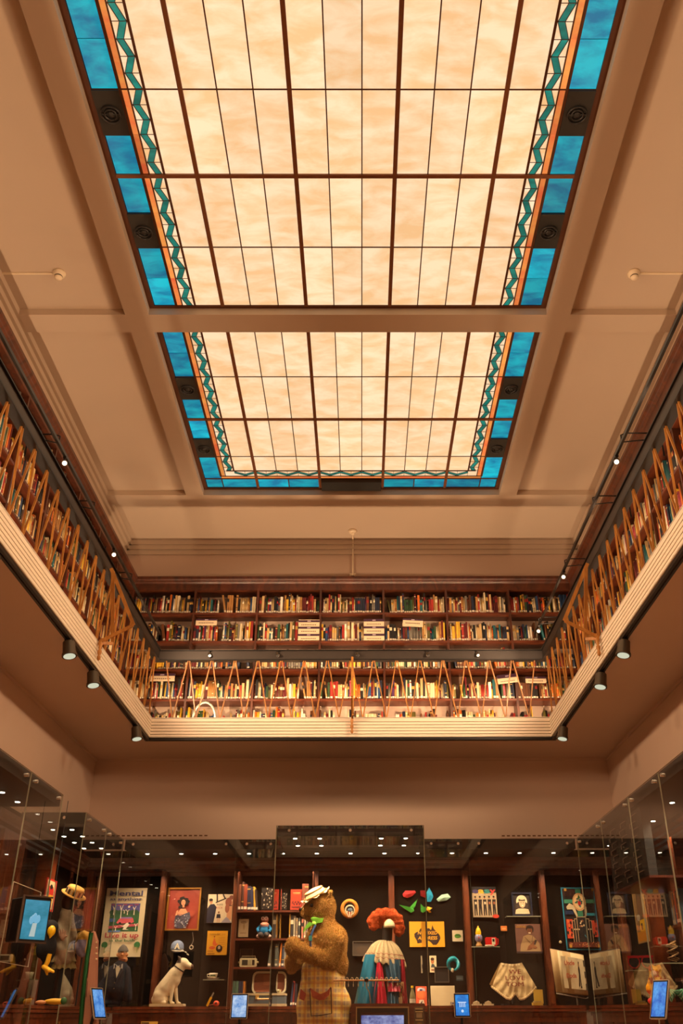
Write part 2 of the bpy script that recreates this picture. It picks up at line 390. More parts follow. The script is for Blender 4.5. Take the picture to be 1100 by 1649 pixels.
def skylight(name, lab, y0, y1, ends, rows, blues, vents, detail_from, endpat=False):
    """rows: list of (y, thick) cross bars; blues/vents: y spans of the side border"""
    t = thing(name, lab, 'skylight', (0, 0, 0))
    fr = MB(); z0, z1 = GLZ-.012, GLZ+.03
    fr.box((-SX, y0, z0), (-BBX, y1, z1)); fr.box((BBX, y0, z0), (SX, y1, z1))
    fr.box((-BBX, y0, z0), (BBX, y0+.03, z1)); fr.box((-BBX, y1-.035, z0), (BBX, y1, z1))
    fr.build('frame', LEAD, t)
    iy1 = 35.72*c if endpat else y1-.035
    iy0 = y0+.03
    th = MB(); tn = MB()
    cols = [-5.491]+[i-4.5 for i in range(10)]+[5.491]
    for i, x in enumerate(cols):
        k = (i-1) % 3 == 0 and 0 < i < 11
        w = .018 if k else (.010 if i in (0, 11) else .005)
        mb = th if k else tn
        e = (37.2*c if k else iy1) if endpat else iy1
        mb.box((x*c-w, iy0, GLZ-.018 if k else GLZ-.008), (x*c+w, e, GLZ+.002))
    for s in (-1, 1):
        for x, w in ((BO, .012), (ORX, .005)): 
            tn.box((s*x-w, iy0, GLZ-.009), (s*x+w, iy1+(.5 if endpat else 0)*.28, GLZ+.002))
    for y, k in rows:
        w = .018 if k else .005; (th if k else tn).box((-BBX, y-w, GLZ-(.017 if k else .007)), (BBX, y+w, GLZ+.002))
    th.build('glazing_bar', BRONZE, t); tn.build('lead_strip', LEAD, t)
    ys = sorted([iy0]+[y for y, k in rows if y < iy1-.05]+[iy1])
    mass = MB(); 
    for a, b in zip(ys, ys[1:]):
        for i in range(11):
            x0, x1 = cols[i]*c, cols[i+1]*c
            if b > detail_from: rectpane(x0+.003, x1-.003, a+.003, b-.003, CR, t)
            else: mass.box((x0, a, GLZ), (x1, b, GLZ+.006))
    mo = MB(); mbl = MB()
    for a, b in blues:
        for s in (-1, 1):
            x0, x1 = sorted((s*BO, s*BBX))
            if b > detail_from: rectpane(x0+.006, x1-.002, a+.004, b-.004, BL, t)
            else: mbl.box((x0, a, GLZ), (x1, b, GLZ+.006))
    for a, b in vents:
        for s in (-1, 1):
            if b > detail_from:
                x0, x1 = sorted((s*(BO+.01), s*BBX)); n = len([1 for o in COL.objects if o.name.startswith('air_vent')])//2
                fixture(x0, x1, a, b, 'black air vent, %s blue border, %s from the far end' % ('left' if s < 0 else 'right', ('first', 'second', 'third', 'fourth', 'fifth', 'sixth', 'seventh', 'eighth')[VN[s]])); VN[s] += 1
    # zigzag border
    stp = .483*c; tri = MB(); w = .19*c; bound = [iy0]+[y for y, k in rows]+[iy1]
    y = rows[-1][0] if rows[-1][0] < iy1 else rows[-2][0]
    ref = [r for r, k in rows if k][-1]
    k0 = int(math.floor((iy0-ref)/stp)); k1 = int(math.ceil((iy1-ref)/stp)); zz = MB(); ln = MB()
    for k in range(k0, k1):
        a, b = ref+k*stp, ref+(k+1)*stp
        a_, b_ = max(a, iy0), min(b, iy1)
        if b_-a_ < .01: continue
        def px(t_, kk=k): # inner edge position along segment
            lo, hi = IE+.012, ORX-.008-w
            u0, u1 = (lo, hi) if kk % 2 == 0 else (hi, lo)
            return u0+(u1-u0)*(t_-a)/(b-a)
        for s in (-1, 1):
            q = [(s*px(a_), a_), (s*(px(a_)+w), a_), (s*(px(b_)+w), b_), (s*px(b_), b_)]
            if s > 0: q = q[::-1]
            if b_ > detail_from: quadpane('zigzag_pane', q[::-1], TE, t)
            else: zz.prism([(x, yy, GLZ) for x, yy in q[::-1]], (0, 0, .006))
            for dd in (0, w): 
                p0 = Vector((s*(px(a_)+dd), a_, GLZ-.003)); p1 = Vector((s*(px(b_)+dd), b_, GLZ-.003)); ln.cyl(p0, p1, .0035, n=4)
            ln.box((s*(IE if k % 2 else ORX)-.0, b_-.002, GLZ-.005), (s*px(b_)+(.0), b_+.002, GLZ)) if False else None
            ln.box((min(s*IE, s*ORX), b_-.0022, GLZ-.005), (max(s*IE, s*ORX), b_+.0022, GLZ-.001))
    tag(ln.build('zigzag_lead', LEAD, t), kind='stuff')
    m = MB()
    for s in (-1, 1): x0, x1 = sorted((s*IE, s*ORX)); m.box((x0, iy0, GLZ+.001), (x1, iy1, GLZ+.005))
    if endpat: m.box((-ORX-.01, iy1-.01, GLZ+.001), (ORX+.01, 36.2*c, GLZ+.005))
    tag(m.build('pale_triangle_panes', CR2, t), kind='stuff')
    # orange strips
    for a, b in blues+vents:
        for s in (-1, 1):
            x0, x1 = sorted((s*ORX, s*BO))
            if b > detail_from: rectpane(x0+.004, x1-.01, a+.002, min(b, 36.3*c)-.002, OR, t)
            else: mo.box((x0, a, GLZ), (x1, b, GLZ+.006))
    for mb, mt in ((mass, CR), (mo, OR), (zz, TE), (mbl, BL)):
        if mb.v: tag(mb.build('distant_panes', mt, t), kind='stuff')
    if endpat:   # the far end: zigzag, orange strip, blue border with black box
        ya, yb, yc, yd = iy1, 36.2*c, 36.42*c, 37.2*c
        n = 22; sx = 2*IE/n; ln = MB(); w = .16*c; a0 = ya+.012; a1 = yb-.008-w
        for k in range(n):
            x0, x1 = -IE+k*sx, -IE+(k+1)*sx; u0, u1 = (a1, a0) if k % 2 else (a0, a1)
            quadpane('zigzag_pane', [(x0, u0), (x1, u1), (x1, u1+w), (x0, u0+w)], TE, t)
            for dd in (0, w): ln.cyl((x0, u0+dd, GLZ-.003), (x1, u1+dd, GLZ-.003), .0035, n=4)
            ln.box((x1-.002, ya, GLZ-.005), (x1+.002, yb, GLZ-.001))
        ln.box((-IE-.1, ya-.008, GLZ-.009), (IE+.1, ya+.008, GLZ)); ln.box((-BO, yb-.006, GLZ-.009), (BO, yb+.004, GLZ)); ln.box((-BBX, yc-.01, GLZ-.009), (BBX, yc+.01, GLZ))
        for x in (-BO, -3*c, 3*c, BO): ln.box((x-.006, yc, GLZ-.008), (x+.006, yd, GLZ))
        tag(ln.build('end_lead', LEAD, t), kind='stuff')
        for x0, x1 in ((-BO, -4.5*c), (-4.5*c, -1.5*c), (-1.5*c, 1.5*c), (1.5*c, 4.5*c), (4.5*c, BO)): rectpane(x0+.004, x1-.004, yb+.004, yc-.01, OR, t)
        for x0, x1 in ((-BBX, -BO), (-BO, -4.5*c), (-4.5*c, -3*c), (-3*c, -1.5*c), (1.5*c, 3*c), (3*c, 4.5*c), (4.5*c, BO), (BO, BBX)): rectpane(x0+.008, x1-.008, yc+.01, yd, BL, t)
        b = MB(); b.box((-1.42*c, yc+.005, GLZ-.06), (1.42*c, yd+.01, GLZ+.01)); tag(b.build('black_ceiling_box', BLACKM), 'long black box set in the blue end border of the far skylight', 'fixture')
    return t
VN = {-1: 0, 1: 0}
R = lambda v: v*c
skylight('far_skylight', 'smaller backlit leaded glass ceiling panel beyond the cross beam', 7.168, 10.47, None,
         [(R(28.654), 0), (R(31.555), 1), (R(34.494), 0)],
         [(7.2, R(27.2)), (R(27.2), R(28.65)), (R(30.1), R(31.55)), (R(31.55), R(33.02)), (R(34.49), R(36.4))],
         [(R(28.65), R(30.1)), (R(33.02), R(34.49))], 0, True)
VN = {-1: 2, 1: 2}
rows = []; bl = [(R(23.2), 6.87), (R(21.75), R(23.2))]; vn = []
k = 0; y = 21.75
while y > 2:
    rows.append((R(y), 1 if k % 2 else 0)); y -= 2.9; k += 1
y = 21.75; k = 0
while y-2.9 > 1.4:
    h = y-1.45
    if k % 2 == 0: vn.append((R(h), R(y))) if k % 4 == 0 else bl.append((R(h), R(y))); bl.append((R(y-2.9), R(h)))
    else: bl.append((R(h), R(y))); (vn if k % 4 == 1 else bl).append((R(y-2.9), R(h)))
    y -= 2.9; k += 1
rows = sorted(rows)
skylight('large_skylight', 'large backlit leaded glass ceiling panel nearest the viewer', SKN, 6.905, None, rows, bl, vn, 0)
# ================================================================== GALLERY FASCIA (six mitred boards a side)
def ring(off0, off1, z0, z1, side):
    """mitred prism round the opening; offsets grow away from the void"""
    a, b = off0, off1
    if side == 'back': q = [(-GX-a, GY+a), (GX+a, GY+a), (GX+b, GY+b), (-GX-b, GY+b)]
    elif side == 'front': q = [(GX+a, GYN-a), (-GX-a, GYN-a), (-GX-b, GYN-b), (GX+b, GYN-b)]
    elif side == 'left': q = [(-GX-a, GYN-a), (-GX-a, GY+a), (-GX-b, GY+b), (-GX-b, GYN-b)]
    else: q = [(GX+a, GY+a), (GX+a, GYN-a), (GX+b, GYN-b), (GX+b, GY+b)]
    m = MB(); m.prism([(x, y, z0) for x, y in q], (0, 0, z1-z0)); return m
SIDES = ('back', 'left', 'right', 'front')
for i, sd in enumerate(SIDES):
    o = struct('trim_%d' % (8+i), ring(.022, .05, FB+.004, FT-.004, sd), mat('fascia_groove', lin('#4c2e1a'), .8))
    zs = [FT, FT-.048]+[FT-.048-.0385*k for k in range(1, 6)]
    zs[-1] = FB
    for k in range(6):
        gap = .009 if k else 0
        b_ = ring(.004*k if False else 0, .03, zs[k+1], zs[k]-gap, sd).build('fluted_board', CREAM, o)
    lip = ring(.0, .09, FB-.004, FB+.004, sd); lip.build('lower_lip', CREAM, o)
    lp = ring(.0, .075, FT-.006, FT+.006, sd); lp.build('top_rail', CREAM, o)
# lighting track under the fascia
for sd in SIDES:
    m = ring(.01, .035, FB-.035, FB-.004, sd); b2 = ring(.048, .07, FB-.035, FB-.004, sd); n = len(m.v)
    for f, cc in zip(b2.f, b2.c): m.f.append([n+i for i in f]); m.c.append(cc); m.m.append(0); m.sm.append(False)
    m.v += b2.v; b3 = ring(.03, .055, FB-.015, FB-.004, sd); n = len(m.v)
    for f in b3.f: m.f.append([n+i for i in f]); m.c.append((1, 1, 1)); m.m.append(0); m.sm.append(False)
    m.v += b3.v
    tag(m.build('lighting_track', BLACK), 'black lighting track under the cream fascia on the %s side' % {'back': 'far', 'left': 'left', 'right': 'right', 'front': 'near'}[sd], 'track')
LENS = emit('lamp_lens', lin('#ffe9c4'), 3)
LENSG = emit('pale_green_lens', lin('#d6d8bc'), .9)
def spotlight(name, loc, aim, lab, cat, r, ln, lens, grp=None, arm=.06, power=0, ang=60):
    """tin with a rolled rim on a yoke; loc = the fixing point, aim = direction of the beam"""
    t = thing(name, lab, cat, loc, 0, grp); d = Vector(aim).normalized()
    p0 = Vector((0, 0, -arm))
    m = MB(); m.cyl((0, 0, 0), p0, r*.25, n=8); m.box((-r*.6, -r*.5, -.012), (r*.6, r*.5, 0)); m.cyl(p0+Vector((0, 0, .01)), p0-d*ln*.2, r*.3, n=8); m.build('bracket', BLACK, t)
    a = p0-d*ln*.25; b = a+d*ln
    m = MB(); m.cyl(a, b, r*.86, r*.95, 18); m.cyl(b-d*ln*.12, b+d*.004, r*1.05, r*1.05, 18); m.build('can', mat('bronze_can', (.10, .075, .05), .35, .5), t)
    m = MB(); m.cyl(b+d*.003, b+d*.008, r*.82, n=18); m.build('lens', lens, t)
    if power: lamp('lamp', 'SPOT', Vector(loc)+b+d*.02, Vector(loc)+b+d, power, size=r*.6, angle=ang)
    return t
ordn = ('nearest', 'second', 'third', 'farthest')
for s, ys, nm in ((-1, (5.70, 7.66, 8.48, 10.42), 'left'), (1, (5.70, 7.66, 8.55, 10.45), 'right')):
    for i, y in enumerate(ys):
        spotlight('track_spotlight', (s*(GX+.03), y, FB-.035), (s*-.22, -.10, -1), '%s bronze track spotlight hanging under the %s gallery fascia' % (ordn[i], nm), 'spotlight', .064, .135, LENSG, 'track spotlights under the gallery', arm=.05, power=TRACK_W, ang=85)
# further spotlights of the same track, out of the picture behind the viewer
for s in (-1, 1):
    for y in (4.2, 2.7, 1.2):
        lamp('track_lamp', 'SPOT', (s*(GX-.05), y, 3.8), (s*1.9, y, 0), TRACK_W*1.2, size=.05, angle=110)
# ================================================================== BEAM OVER THE SLATS, LIGHT RAIL
for sd in SIDES:
    t = tag(ring(-.002, .028, BB+.014, BT-.012, sd).build('bronze_beam', BEAMM), 'dark bronze metal beam over the slats on the %s side of the gallery' % {'back': 'far', 'left': 'left', 'right': 'right', 'front': 'near'}[sd], 'beam')
    ring(-.02, .05, BT-.012, BT, sd).build('top_flange', BLACK, t); ring(-.012, .05, BB, BB+.014, sd).build('bottom_flange', BLACK, t)
    ring(.05, .075, BB-.0, BB+.06, sd).build('rear_channel', BLACK, t)
RAILP = {-1: (-2.36, 5.135), 1: (2.29, 5.15)}
for s, nm in ((-1, 'left'), (1, 'right')):
    t = thing('light_rail', 'thin black light rail on arms inside the %s gallery beam' % nm, 'light rail', (0, 0, 0))
    x, zr = RAILP[s]; m = MB(); y1 = at(254.6 if s < 0 else 876, 1021, 'Z', zr).y
    m.box((x-.011, .6, zr-.014), (x+.011, y1, zr+.014)); m.build('rail', BLACK, t)
    for py in ((714, 820, 934) if s < 0 else (712, 812, 912, 1005)):
        pxx = 587-(1634-py)/(1.89 if s < 0 else -2.18)
        y = at(pxx, py, 'Z', zr).y; m = MB()
        m.tube([(x, y, zr), (x, y, zr+.07), (x+s*.05, y, zr+.09), (s*2.58, y, zr+.09), (s*2.62, y, zr+.06), (s*2.62, y, BB)], .007, 6); m.tube([(x, y, zr), (s*2.50, y-.03, BT+.005)], .006, 6)
        m.build('arm', BLACK, t)
for i, (x, y, nm) in enumerate(((96, 738, 'nearest on the left rail'), (180, 886, 'farthest on the left rail'), (1014, 736, 'nearest on the right rail'), (930, 922, 'middle of the right rail'), (880, 1010, 'at the far end of the right rail'))):
    s = -1 if x < 587 else 1; xr_, zr = RAILP[s]; p = at(x, y-4, 'Z', zr); spotlight('small_spotlight', (xr_, p.y, zr-.014), (s*-.35, -.7, -.6), 'small bright spotlight, %s' % nm, 'spotlight', .024, .075, LENS, arm=.05)
for x, nm, l in ((338, 'left', 1), (575, 'middle', 0), (768, 'right', 1), (447, 'unlit left', 0), (688, 'unlit right', 0)):
    p = at(x, 1050, 'Y', GY-.02); spotlight('beam_spotlight', (p.x, GY-.03, BT-.012), (.2, -.6, -.8), 'tiny %s spotlight on the face of the far bronze beam' % nm, 'spotlight', .022, .05, LENS if l else BLACK, arm=.05)
# ================================================================== SLAT BALUSTRADES
def slat(m, p, q, w, d, nrm):
    """square-sawn slat from p to q; nrm = direction into the void"""
    p, q, n = Vector(p), Vector(q), Vector(nrm); a = (q-p).normalized(); sd = a.cross(n).normalized()
    vs = [v+sd*(i*w/2)+n*(j*d/2) for v in (p, q) for i, j in ((-1, -1), (1, -1), (1, 1), (-1, 1))]
    m.add(vs, [(0, 1, 2, 3), (7, 6, 5, 4), (0, 4, 5, 1), (1, 5, 6, 2), (2, 6, 7, 3), (3, 7, 4, 0)])
t = thing('slat_balustrade', 'zigzag of thin oak slats between fascia and beam on the far side', 'balustrade', (0, GY+.03, FT))
for k in range(-8, 9):
    x = k*.2985 - .007
    for dx, jx in ((-.14, 0), (.155, 1)):
        b = x+dx
        if abs(b) > GX or abs(x) > GX: continue
        m = MB(); slat(m, (x+(.008 if jx else -.008), 0, BB-FT+.01), (b, .0, 0), .014, .02, (0, -1, 0)); m.build('slat', SLATW, t)
for s, nm in ((-1, 'left'), (1, 'right')):
    t = thing('slat_balustrade', 'zigzag of deep oak slats between fascia and beam on the %s side' % nm, 'balustrade', (s*(GX+.03), 0, FT))
    y = 10.88
    while y > .3:
        for dy, o in ((-.215, -.012), (.10, .012)):
            if y+dy > GY: continue
            m = MB(); slat(m, (s*-.005, y+o, BB-FT+.01), (s*.005, y+dy, 0), .011, .016, (s*-1, 0, 0)); m.build('slat', SLATW, t)
        y -= .319
# outriggers: a slender wooden frame leaning out over the fascia on each side
def outrigger(o, n, tdir, lab, y0):
    """o: point on the fascia top, n: into the void, tdir: along the rail"""
    t = thing('oak_outrigger', lab, 'bracket', o); n = Vector(n); td = Vector(tdir); H = BB-FT
    top = n*.04+Vector((0, 0, H+.02)); out = n*.34+Vector((0, 0, .16))
    for k, (a, b) in enumerate(((top-td*.02, out+td*.0), (top+td*.05, n*.12+td*.12+Vector((0, 0, .02))))):
        m = MB(); slat(m, a, b, .022, .035, n.cross(Vector((0, 0, 1))).cross(b-a).normalized()); m.build('leaning_slat', SLATW, t)
    m = MB(); slat(m, out, n*.02+Vector((0, 0, -.02)), .02, .035, Vector((0, 0, 1))); m.build('strut', SLATW, t)
    m = MB(); slat(m, n*.12+td*.12+Vector((0, 0, .01)), n*.02+Vector((0, 0, -.03)), .02, .03, Vector((0, 0, 1))); m.build('strut', SLATW, t)
    m = MB(); M = Matrix.Translation(n*.04)
    m.lathe([(.001, -.215), (.016, -.20), (.02, -.175), (.01, -.16), (.02, -.14), (.022, -.115), (.012, -.10), (.018, -.08), (.02, -.05), (.012, -.02), (.012, .02)], 0, 0, 10, M=M); m.build('turned_drop', SLATW, t)
p = at(156, 1035, 'X', -GX); outrigger((-GX, p.y, FT), (1, 0, 0), (0, 1, 0), 'oak outrigger frame with turned drop leaning out over the left fascia', 0)
p = at(969, 1035, 'X', GX); outrigger((GX, p.y, FT), (-1, 0, 0), (0, 1, 0), 'oak outrigger frame with turned drop leaning out over the right fascia', 0)
p = at(567, 1155, 'Y', GY); outrigger((p.x, GY, FT), (0, -1, 0), (.1, 0, 0), 'oak outrigger frame with turned drop at the centre of the far fascia', 0)
# ================================================================== BOOKCASES
SHZ = [4.319, 4.735, 5.158, 5.568, 5.991]; TOPZ = 6.338; CORN = 6.533
def frame_m(side, along):
    """local frame of a bookcase bay: x along, y into the wall, z up"""
    if side == 'back': return Matrix.Translation((along, BF, 0))
    if side == 'left': return Matrix.Translation((-BX, along, 0)) @ Matrix.Rotation(PI/2, 4, 'Z')
    if side == 'right': return Matrix.Translation((BX, along, 0)) @ Matrix.Rotation(-PI/2, 4, 'Z')
    return Matrix.Translation((along, BFN, 0)) @ Matrix.Rotation(PI, 4, 'Z')
def bookcase(side, x0, n, w, lab):
    """one bay is a cabinet: back, two uprights, five shelves, frieze and moulding"""
    t = thing('bookcase', lab, 'bookcase'); L = n*w; t.matrix_world = frame_m(side, x0); D = .262
    m = MB(); m.box((0, D-.004, 4.13), (L, D, TOPZ)); m.build('plaster_back', PAINT, t)
    for i in range(n+1): m = MB(); m.box((i*w-.014, 0, 4.13), (i*w+.014, D, TOPZ)); m.build('upright', WOODB, t)
    for i in range(n):
        for z in SHZ: m = MB(); m.box((i*w+.014, 0.003, z-.028), (i*w+w-.014, D, z)); m.build('shelf', WOODS, t)
    m = MB(); m.box((-.0, -.004, TOPZ), (L, D, TOPZ+.10)); m.build('frieze', WOODB, t)
    m = MB(); m.prism([(0, -.004, TOPZ+.10), (0, -.03, TOPZ+.12), (0, -.035, TOPZ+.135), (0, -.055, TOPZ+.155), (0, -.055, CORN-.0), (0, D, CORN), (0, D, TOPZ+.10)][::-1], (L, 0, 0)); m.build('moulding', WOODB, t)
    return t
bookcase('back', -3.134, 7, .8954+.0, 'mahogany bookcase seven bays wide along the far gallery wall')
# overwrite bay width so the bays meet the corner bookcases
BAYW = 6.268/7
bookcase('left', BF-11.895, 13, .915, 'long mahogany bookcase along the left gallery wall')
bookcase('right', BF, 13, .915, 'long mahogany bookcase along the right gallery wall')
bookcase('front', 3.134, 7, BAYW, 'mahogany bookcase across the near end of the gallery, behind the viewer')
# ------------------------------------------------------------------ books
PAL = [('cream', '#d8c49a', 14), ('buff', '#c3a26c', 12), ('tan', '#a8763f', 7), ('brown', '#5c3418', 11), ('black', '#17120f', 11), ('navy', '#1d2438', 7), ('grey', '#6e675c', 6),
       ('red', '#9c2a20', 6), ('maroon', '#5e1616', 8), ('green', '#2d4a2c', 5), ('olive', '#5b5424', 4), ('teal', '#1c5c60', 3), ('blue', '#284870', 3), ('orange', '#d06a20', 6), ('yellow', '#d8a72c', 5), ('purple', '#472148', 1), ('pink', '#b85058', 1), ('white', '#e6ddc8', 5)]
PW = [p[2] for p in PAL]
def book_geo(var):
    """unit book: x thickness, y depth, z height; spine at y=0"""
    P = []  # verts, faces, tag
    def bx(lo, hi, tg): 
        b = MB(); b.box(lo, hi); P.append((b.v, b.f, tg))
    bx((-.5, .0, 0), (.5, .04, 1), 'cover'); bx((-.5, .04, 0), (-.40, 1, 1), 'cover'); bx((.40, .04, 0), (.5, 1, 1), 'cover'); bx((-.40, .04, .015), (.40, .97, .975), 'page')
    if var in (0, 1): bx((-.44, -.012, .06), (.44, 0, .16), 'label')
    if var in (1, 2): bx((-.505, -.008, .62), (.505, 0, .80), 'band')
    if var == 3: bx((-.505, -.008, .86), (.505, 0, .90), 'band'); bx((-.505, -.008, .30), (.505, 0, .33), 'band'); bx((-.44, -.012, .06), (.44, 0, .15), 'label')
    return P
BG = [book_geo(v) for v in range(4)]
BANDS = [mat('book_band_%s' % k, lin(h), .5) for k, h in (('gilt', '#c49a4a'), ('ivory', '#dfd0ac'), ('black', '#1c1512'), ('red', '#8c1c18'))]
BOOKME = {}
def book_mesh(var, bi):
    if (var, bi) not in BOOKME:
        b = MB(); k = {'cover': 0, 'page': 1, 'label': 2, 'band': 3}
        for v, f, tg in BG[var]: b.add(v, f, (1, 1, 1), k[tg])
        BOOKME[(var, bi)] = b.mesh('book', [BKO, PAGE, LBL, BANDS[bi]])
    return BOOKME[(var, bi)]
ORD = ['first', 'second', 'third', 'fourth', 'fifth', 'sixth', 'seventh', 'eighth', 'ninth', 'tenth', 'eleventh', 'twelfth', 'thirteenth', 'fourteenth', 'fifteenth', 'sixteenth', 'seventeenth', 'eighteenth', 'nineteenth', 'twentieth'] + ['twenty-'+x for x in ('first', 'second', 'third', 'fourth', 'fifth', 'sixth', 'seventh', 'eighth', 'ninth')]+['thirtieth']+['thirty-'+x for x in ('first', 'second', 'third', 'fourth', 'fifth', 'sixth', 'seventh', 'eighth', 'ninth')]+['fortieth']+['forty-'+x for x in ('first', 'second', 'third', 'fourth', 'fifth', 'sixth')]
SIGNS = []   # (px rect at the back bookcase) keep books low behind them
ALLB = []
def fill(side, x0, nb, w, rows_=range(5), dens=1.0):
    for bi in range(nb):
        for ri in rows_:
            x = bi*w+.02; end = bi*w+w-.02; M = frame_m(side, x0); k = 0; run = 0
            lean_run = 0
            while True:
                if run == 0:
                    run = random.choice((1, 1, 2, 3, 4, 5)); base = random.choices(PAL, PW)[0]; hb = random.uniform(.20, .29) if ri else random.uniform(.20, .29); tb = random.uniform(.016, .034); same = random.random() < .16
                run -= 1
                pc = base if same else random.choices(PAL, PW)[0]
                th = tb*random.uniform(.9, 1.1) if same else random.choice((random.uniform(.013, .026), random.uniform(.018, .036)))
                h = hb*(1 if same else random.uniform(.88, 1.13)); h = min(h, .345); d = random.uniform(.15, .20)
                if random.random() < .018: x += random.uniform(.02, .07); lean = random.choice((-.12, -.2, .0))
                else: lean = random.uniform(-.015, .015)
                if ri == 0 and random.random() < .06: x += random.uniform(.05, .2)
                fw_ = th+abs(math.sin(lean))*h
                if x+fw_ > end: break
                cx = x+fw_/2; x += fw_+random.uniform(.0005, .002); k += 1
                v = random.uniform(.75, 1.2); colr = tuple(min(.9, q*v) for q in lin(pc[1]))
                var = random.choices((0, 1, 2, 3), (5, 2.5, 1.2, 2))[0]
                Mb = M @ Matrix.Translation((cx-math.sin(lean)*h/2, .02+random.uniform(0, .02), SHZ[ri]+abs(math.sin(lean))*th/2)) @ Matrix.Rotation(lean, 4, 'Y')
                ALLB.append(dict(side=side, bay=bi, row=ri, k=k, M=Mb, s=(th, d, h), col=colr, cn=pc[0], var=var, bi=random.randrange(4)))
fill('back', -3.134, 7, BAYW)
fill('left', BF-11.895, 13, .915, range(5)); fill('right', BF, 13, .915, range(5))
fill('front', 3.134, 7, BAYW)
def vis_area(b):
    p = b['M'] @ Vector((0, 0, b['s'][2]/2)); n = (b['M'].to_3x3() @ Vector((0, -1, 0)))
    if b['side'] == 'front': return 0
    x, y, z = prj(p)
    if z < .2 or not (-5 < x < 1105 and -5 < y < 1655): return 0
    v = p-CAM
    t_ = (GY-CAM.y)/v.y if b['side'] == 'back' else ((-GX if b['side'] == 'left' else GX)-CAM.x)/v.x
    q = CAM+v*t_; zt = q.z
    if zt < FT+.03 or BB-.02 < zt < BT+.02: return 0
    if b['side'] == 'back' and abs(q.x) > GX: return 0
    if b['side'] != 'back' and q.y > GY: return 0
    cs = abs(v.normalized().dot(n)); d2 = v.length_squared
    return b['s'][0]*b['s'][2]*cs/d2
for b in ALLB: b['a'] = vis_area(b)
rank = sorted(ALLB, key=lambda b: -b['a'])
CH = [b for b in rank[:285] if b['a'] > 0]
ids = set(id(b) for b in CH)
rown = ['bottom', 'fourth', 'third', 'second', 'top']
used = set()
for b in CH:
    o = link('book', book_mesh(b['var'], b['bi'])); o.matrix_world = b['M'] @ Matrix.Diagonal((*b['s'], 1)); o.color = (*b['col'], 1)
    th, h = b['s'][0], b['s'][2]
    wd = 'thick' if th > .034 else ('slim' if th < .021 else ('tall' if h > .26 else ('short' if h < .2 else 'plain')))
    bay = b['bay']+1
    if b['side'] == 'back': wh = 'far bookcase bay %s' % ORD[bay-1]
    elif b['side'] == 'left': wh = 'left bookcase, bay %s from far corner' % ORD[13-bay]
    else: wh = 'right bookcase, bay %s from far corner' % ORD[bay-1]
    tag(o, '%s %s book, %s from left, %s shelf, %s' % (wd, b['cn'], ORD[b['k']-1], rown[b['row']], wh), 'book', {'back': 'books in the far gallery bookcase', 'left': 'books in the left gallery bookcase', 'right': 'books in the right gallery bookcase'}[b['side']])
VS = []; FS = []; CS = []; nv = 0
pagec = lin('#d9c49c'); lblc = lin('#e8dcc4'); bandc = [lin('#c49a4a'), lin('#dfd0ac'), lin('#1c1512'), lin('#8c1c18')]
for b in ALLB:
    if id(b) in ids: continue
    Mx = np.array(b['M'] @ Matrix.Diagonal((*b['s'], 1)))
    for v, f, tg in BG[b['var']]:
        a = np.array(v); a = a @ Mx[:3, :3].T + Mx[:3, 3]
        VS.append(a); FS.append(np.array(f)+nv); nv += len(v)
        cl = b['col'] if tg == 'cover' else pagec if tg == 'page' else lblc if tg == 'label' else bandc[b['bi']]
        CS += [cl]*len(f)*4
VS = np.concatenate(VS); FS = np.concatenate(FS)
me = bpy.data.meshes.new('gallery_books'); me.vertices.add(len(VS)); me.vertices.foreach_set('co', VS.ravel().astype(np.float32))
me.loops.add(FS.size); me.loops.foreach_set('vertex_index', FS.ravel().astype(np.int32))
me.polygons.add(len(FS)); me.polygons.foreach_set('loop_start', np.arange(0, FS.size, 4, dtype=np.int32)); me.polygons.foreach_set('loop_total', np.full(len(FS), 4, np.int32))
me.materials.append(VBK); ca = me.color_attributes.new('Col', 'FLOAT_COLOR', 'CORNER'); cc = np.ones((len(CS), 4), np.float32); cc[:, :3] = CS; ca.data.foreach_set('color', cc.ravel())
me.update(calc_edges=True)
o = link('gallery_books', me); tag(o, 'the remaining rows of books filling the gallery bookcases', 'books', None, 'stuff')
# sign boards on the shelves
def board(px0, py0, px1, py1, cols, lab, rz=0):
    a = at(px0, py0, 'Y', BF-.012); b = at(px1, py1, 'Y', BF-.012); w, h = b.x-a.x, a.z-b.z
    t = thing('shelf_sign', lab, 'sign', ((a.x+b.x)/2, BF-.012, b.z), 0); t.rotation_euler = (0, rz, 0)
    m = MB(); m.box((-w/2, -.004, 0), (w/2, .004, h), lin('#dcc6a4')); m.build('board', VM, t)
    m = MB()
    for z0, z1 in cols: m.box((-w/2, -.006, h*z0), (w/2, -.004, h*z1), lin('#3c1c34')); m.box((-w*.08, -.0075, h*(z0+z1)/2-.006), (w*.08, -.006, h*(z0+z1)/2+.006), lin('#b9a6b4'))
    m.build('purple_strip', VM, t)
    m = MB()
    for i in range(len(cols)):
        z = h*((cols[i][0])-.5/len(cols)*.75)
        for k in range(9): m.box((-w*.36+k*w*.08, -.006, z-.006), (-w*.36+k*w*.08+w*.055, -.004, z+.006), lin('#6b5444'))
    m.build('print', VM, t)
board(316, 997, 349, 1007, [(.75, 1)], 'cream sign board with purple strip above second shelf books, second bay')
board(481, 998, 514, 1031, [(.87, .97), (.55, .65), (.2, .3)], 'cream and purple sign board on second shelf of the third bay')
board(586, 997, 619, 1031, [(.88, 1), (.55, .65), (.2, .3)], 'cream and purple sign board on second shelf of the fourth bay')
board(648, 997, 681, 1009, [(.8, 1)], 'tilted cream sign board lying over books, second shelf fifth bay', .06)
board(801, 1086, 835, 1100, [(.6, 1)], 'tilted cream and purple sign on the fourth shelf, sixth bay', -.12)
board(846, 1090, 880, 1100, [(.7, 1)], 'cream sign on the fourth shelf of the far right bay')
board(241, 1085, 281, 1097, [(.7, 1)], 'cream and purple sign on the fourth shelf of the far left bay')
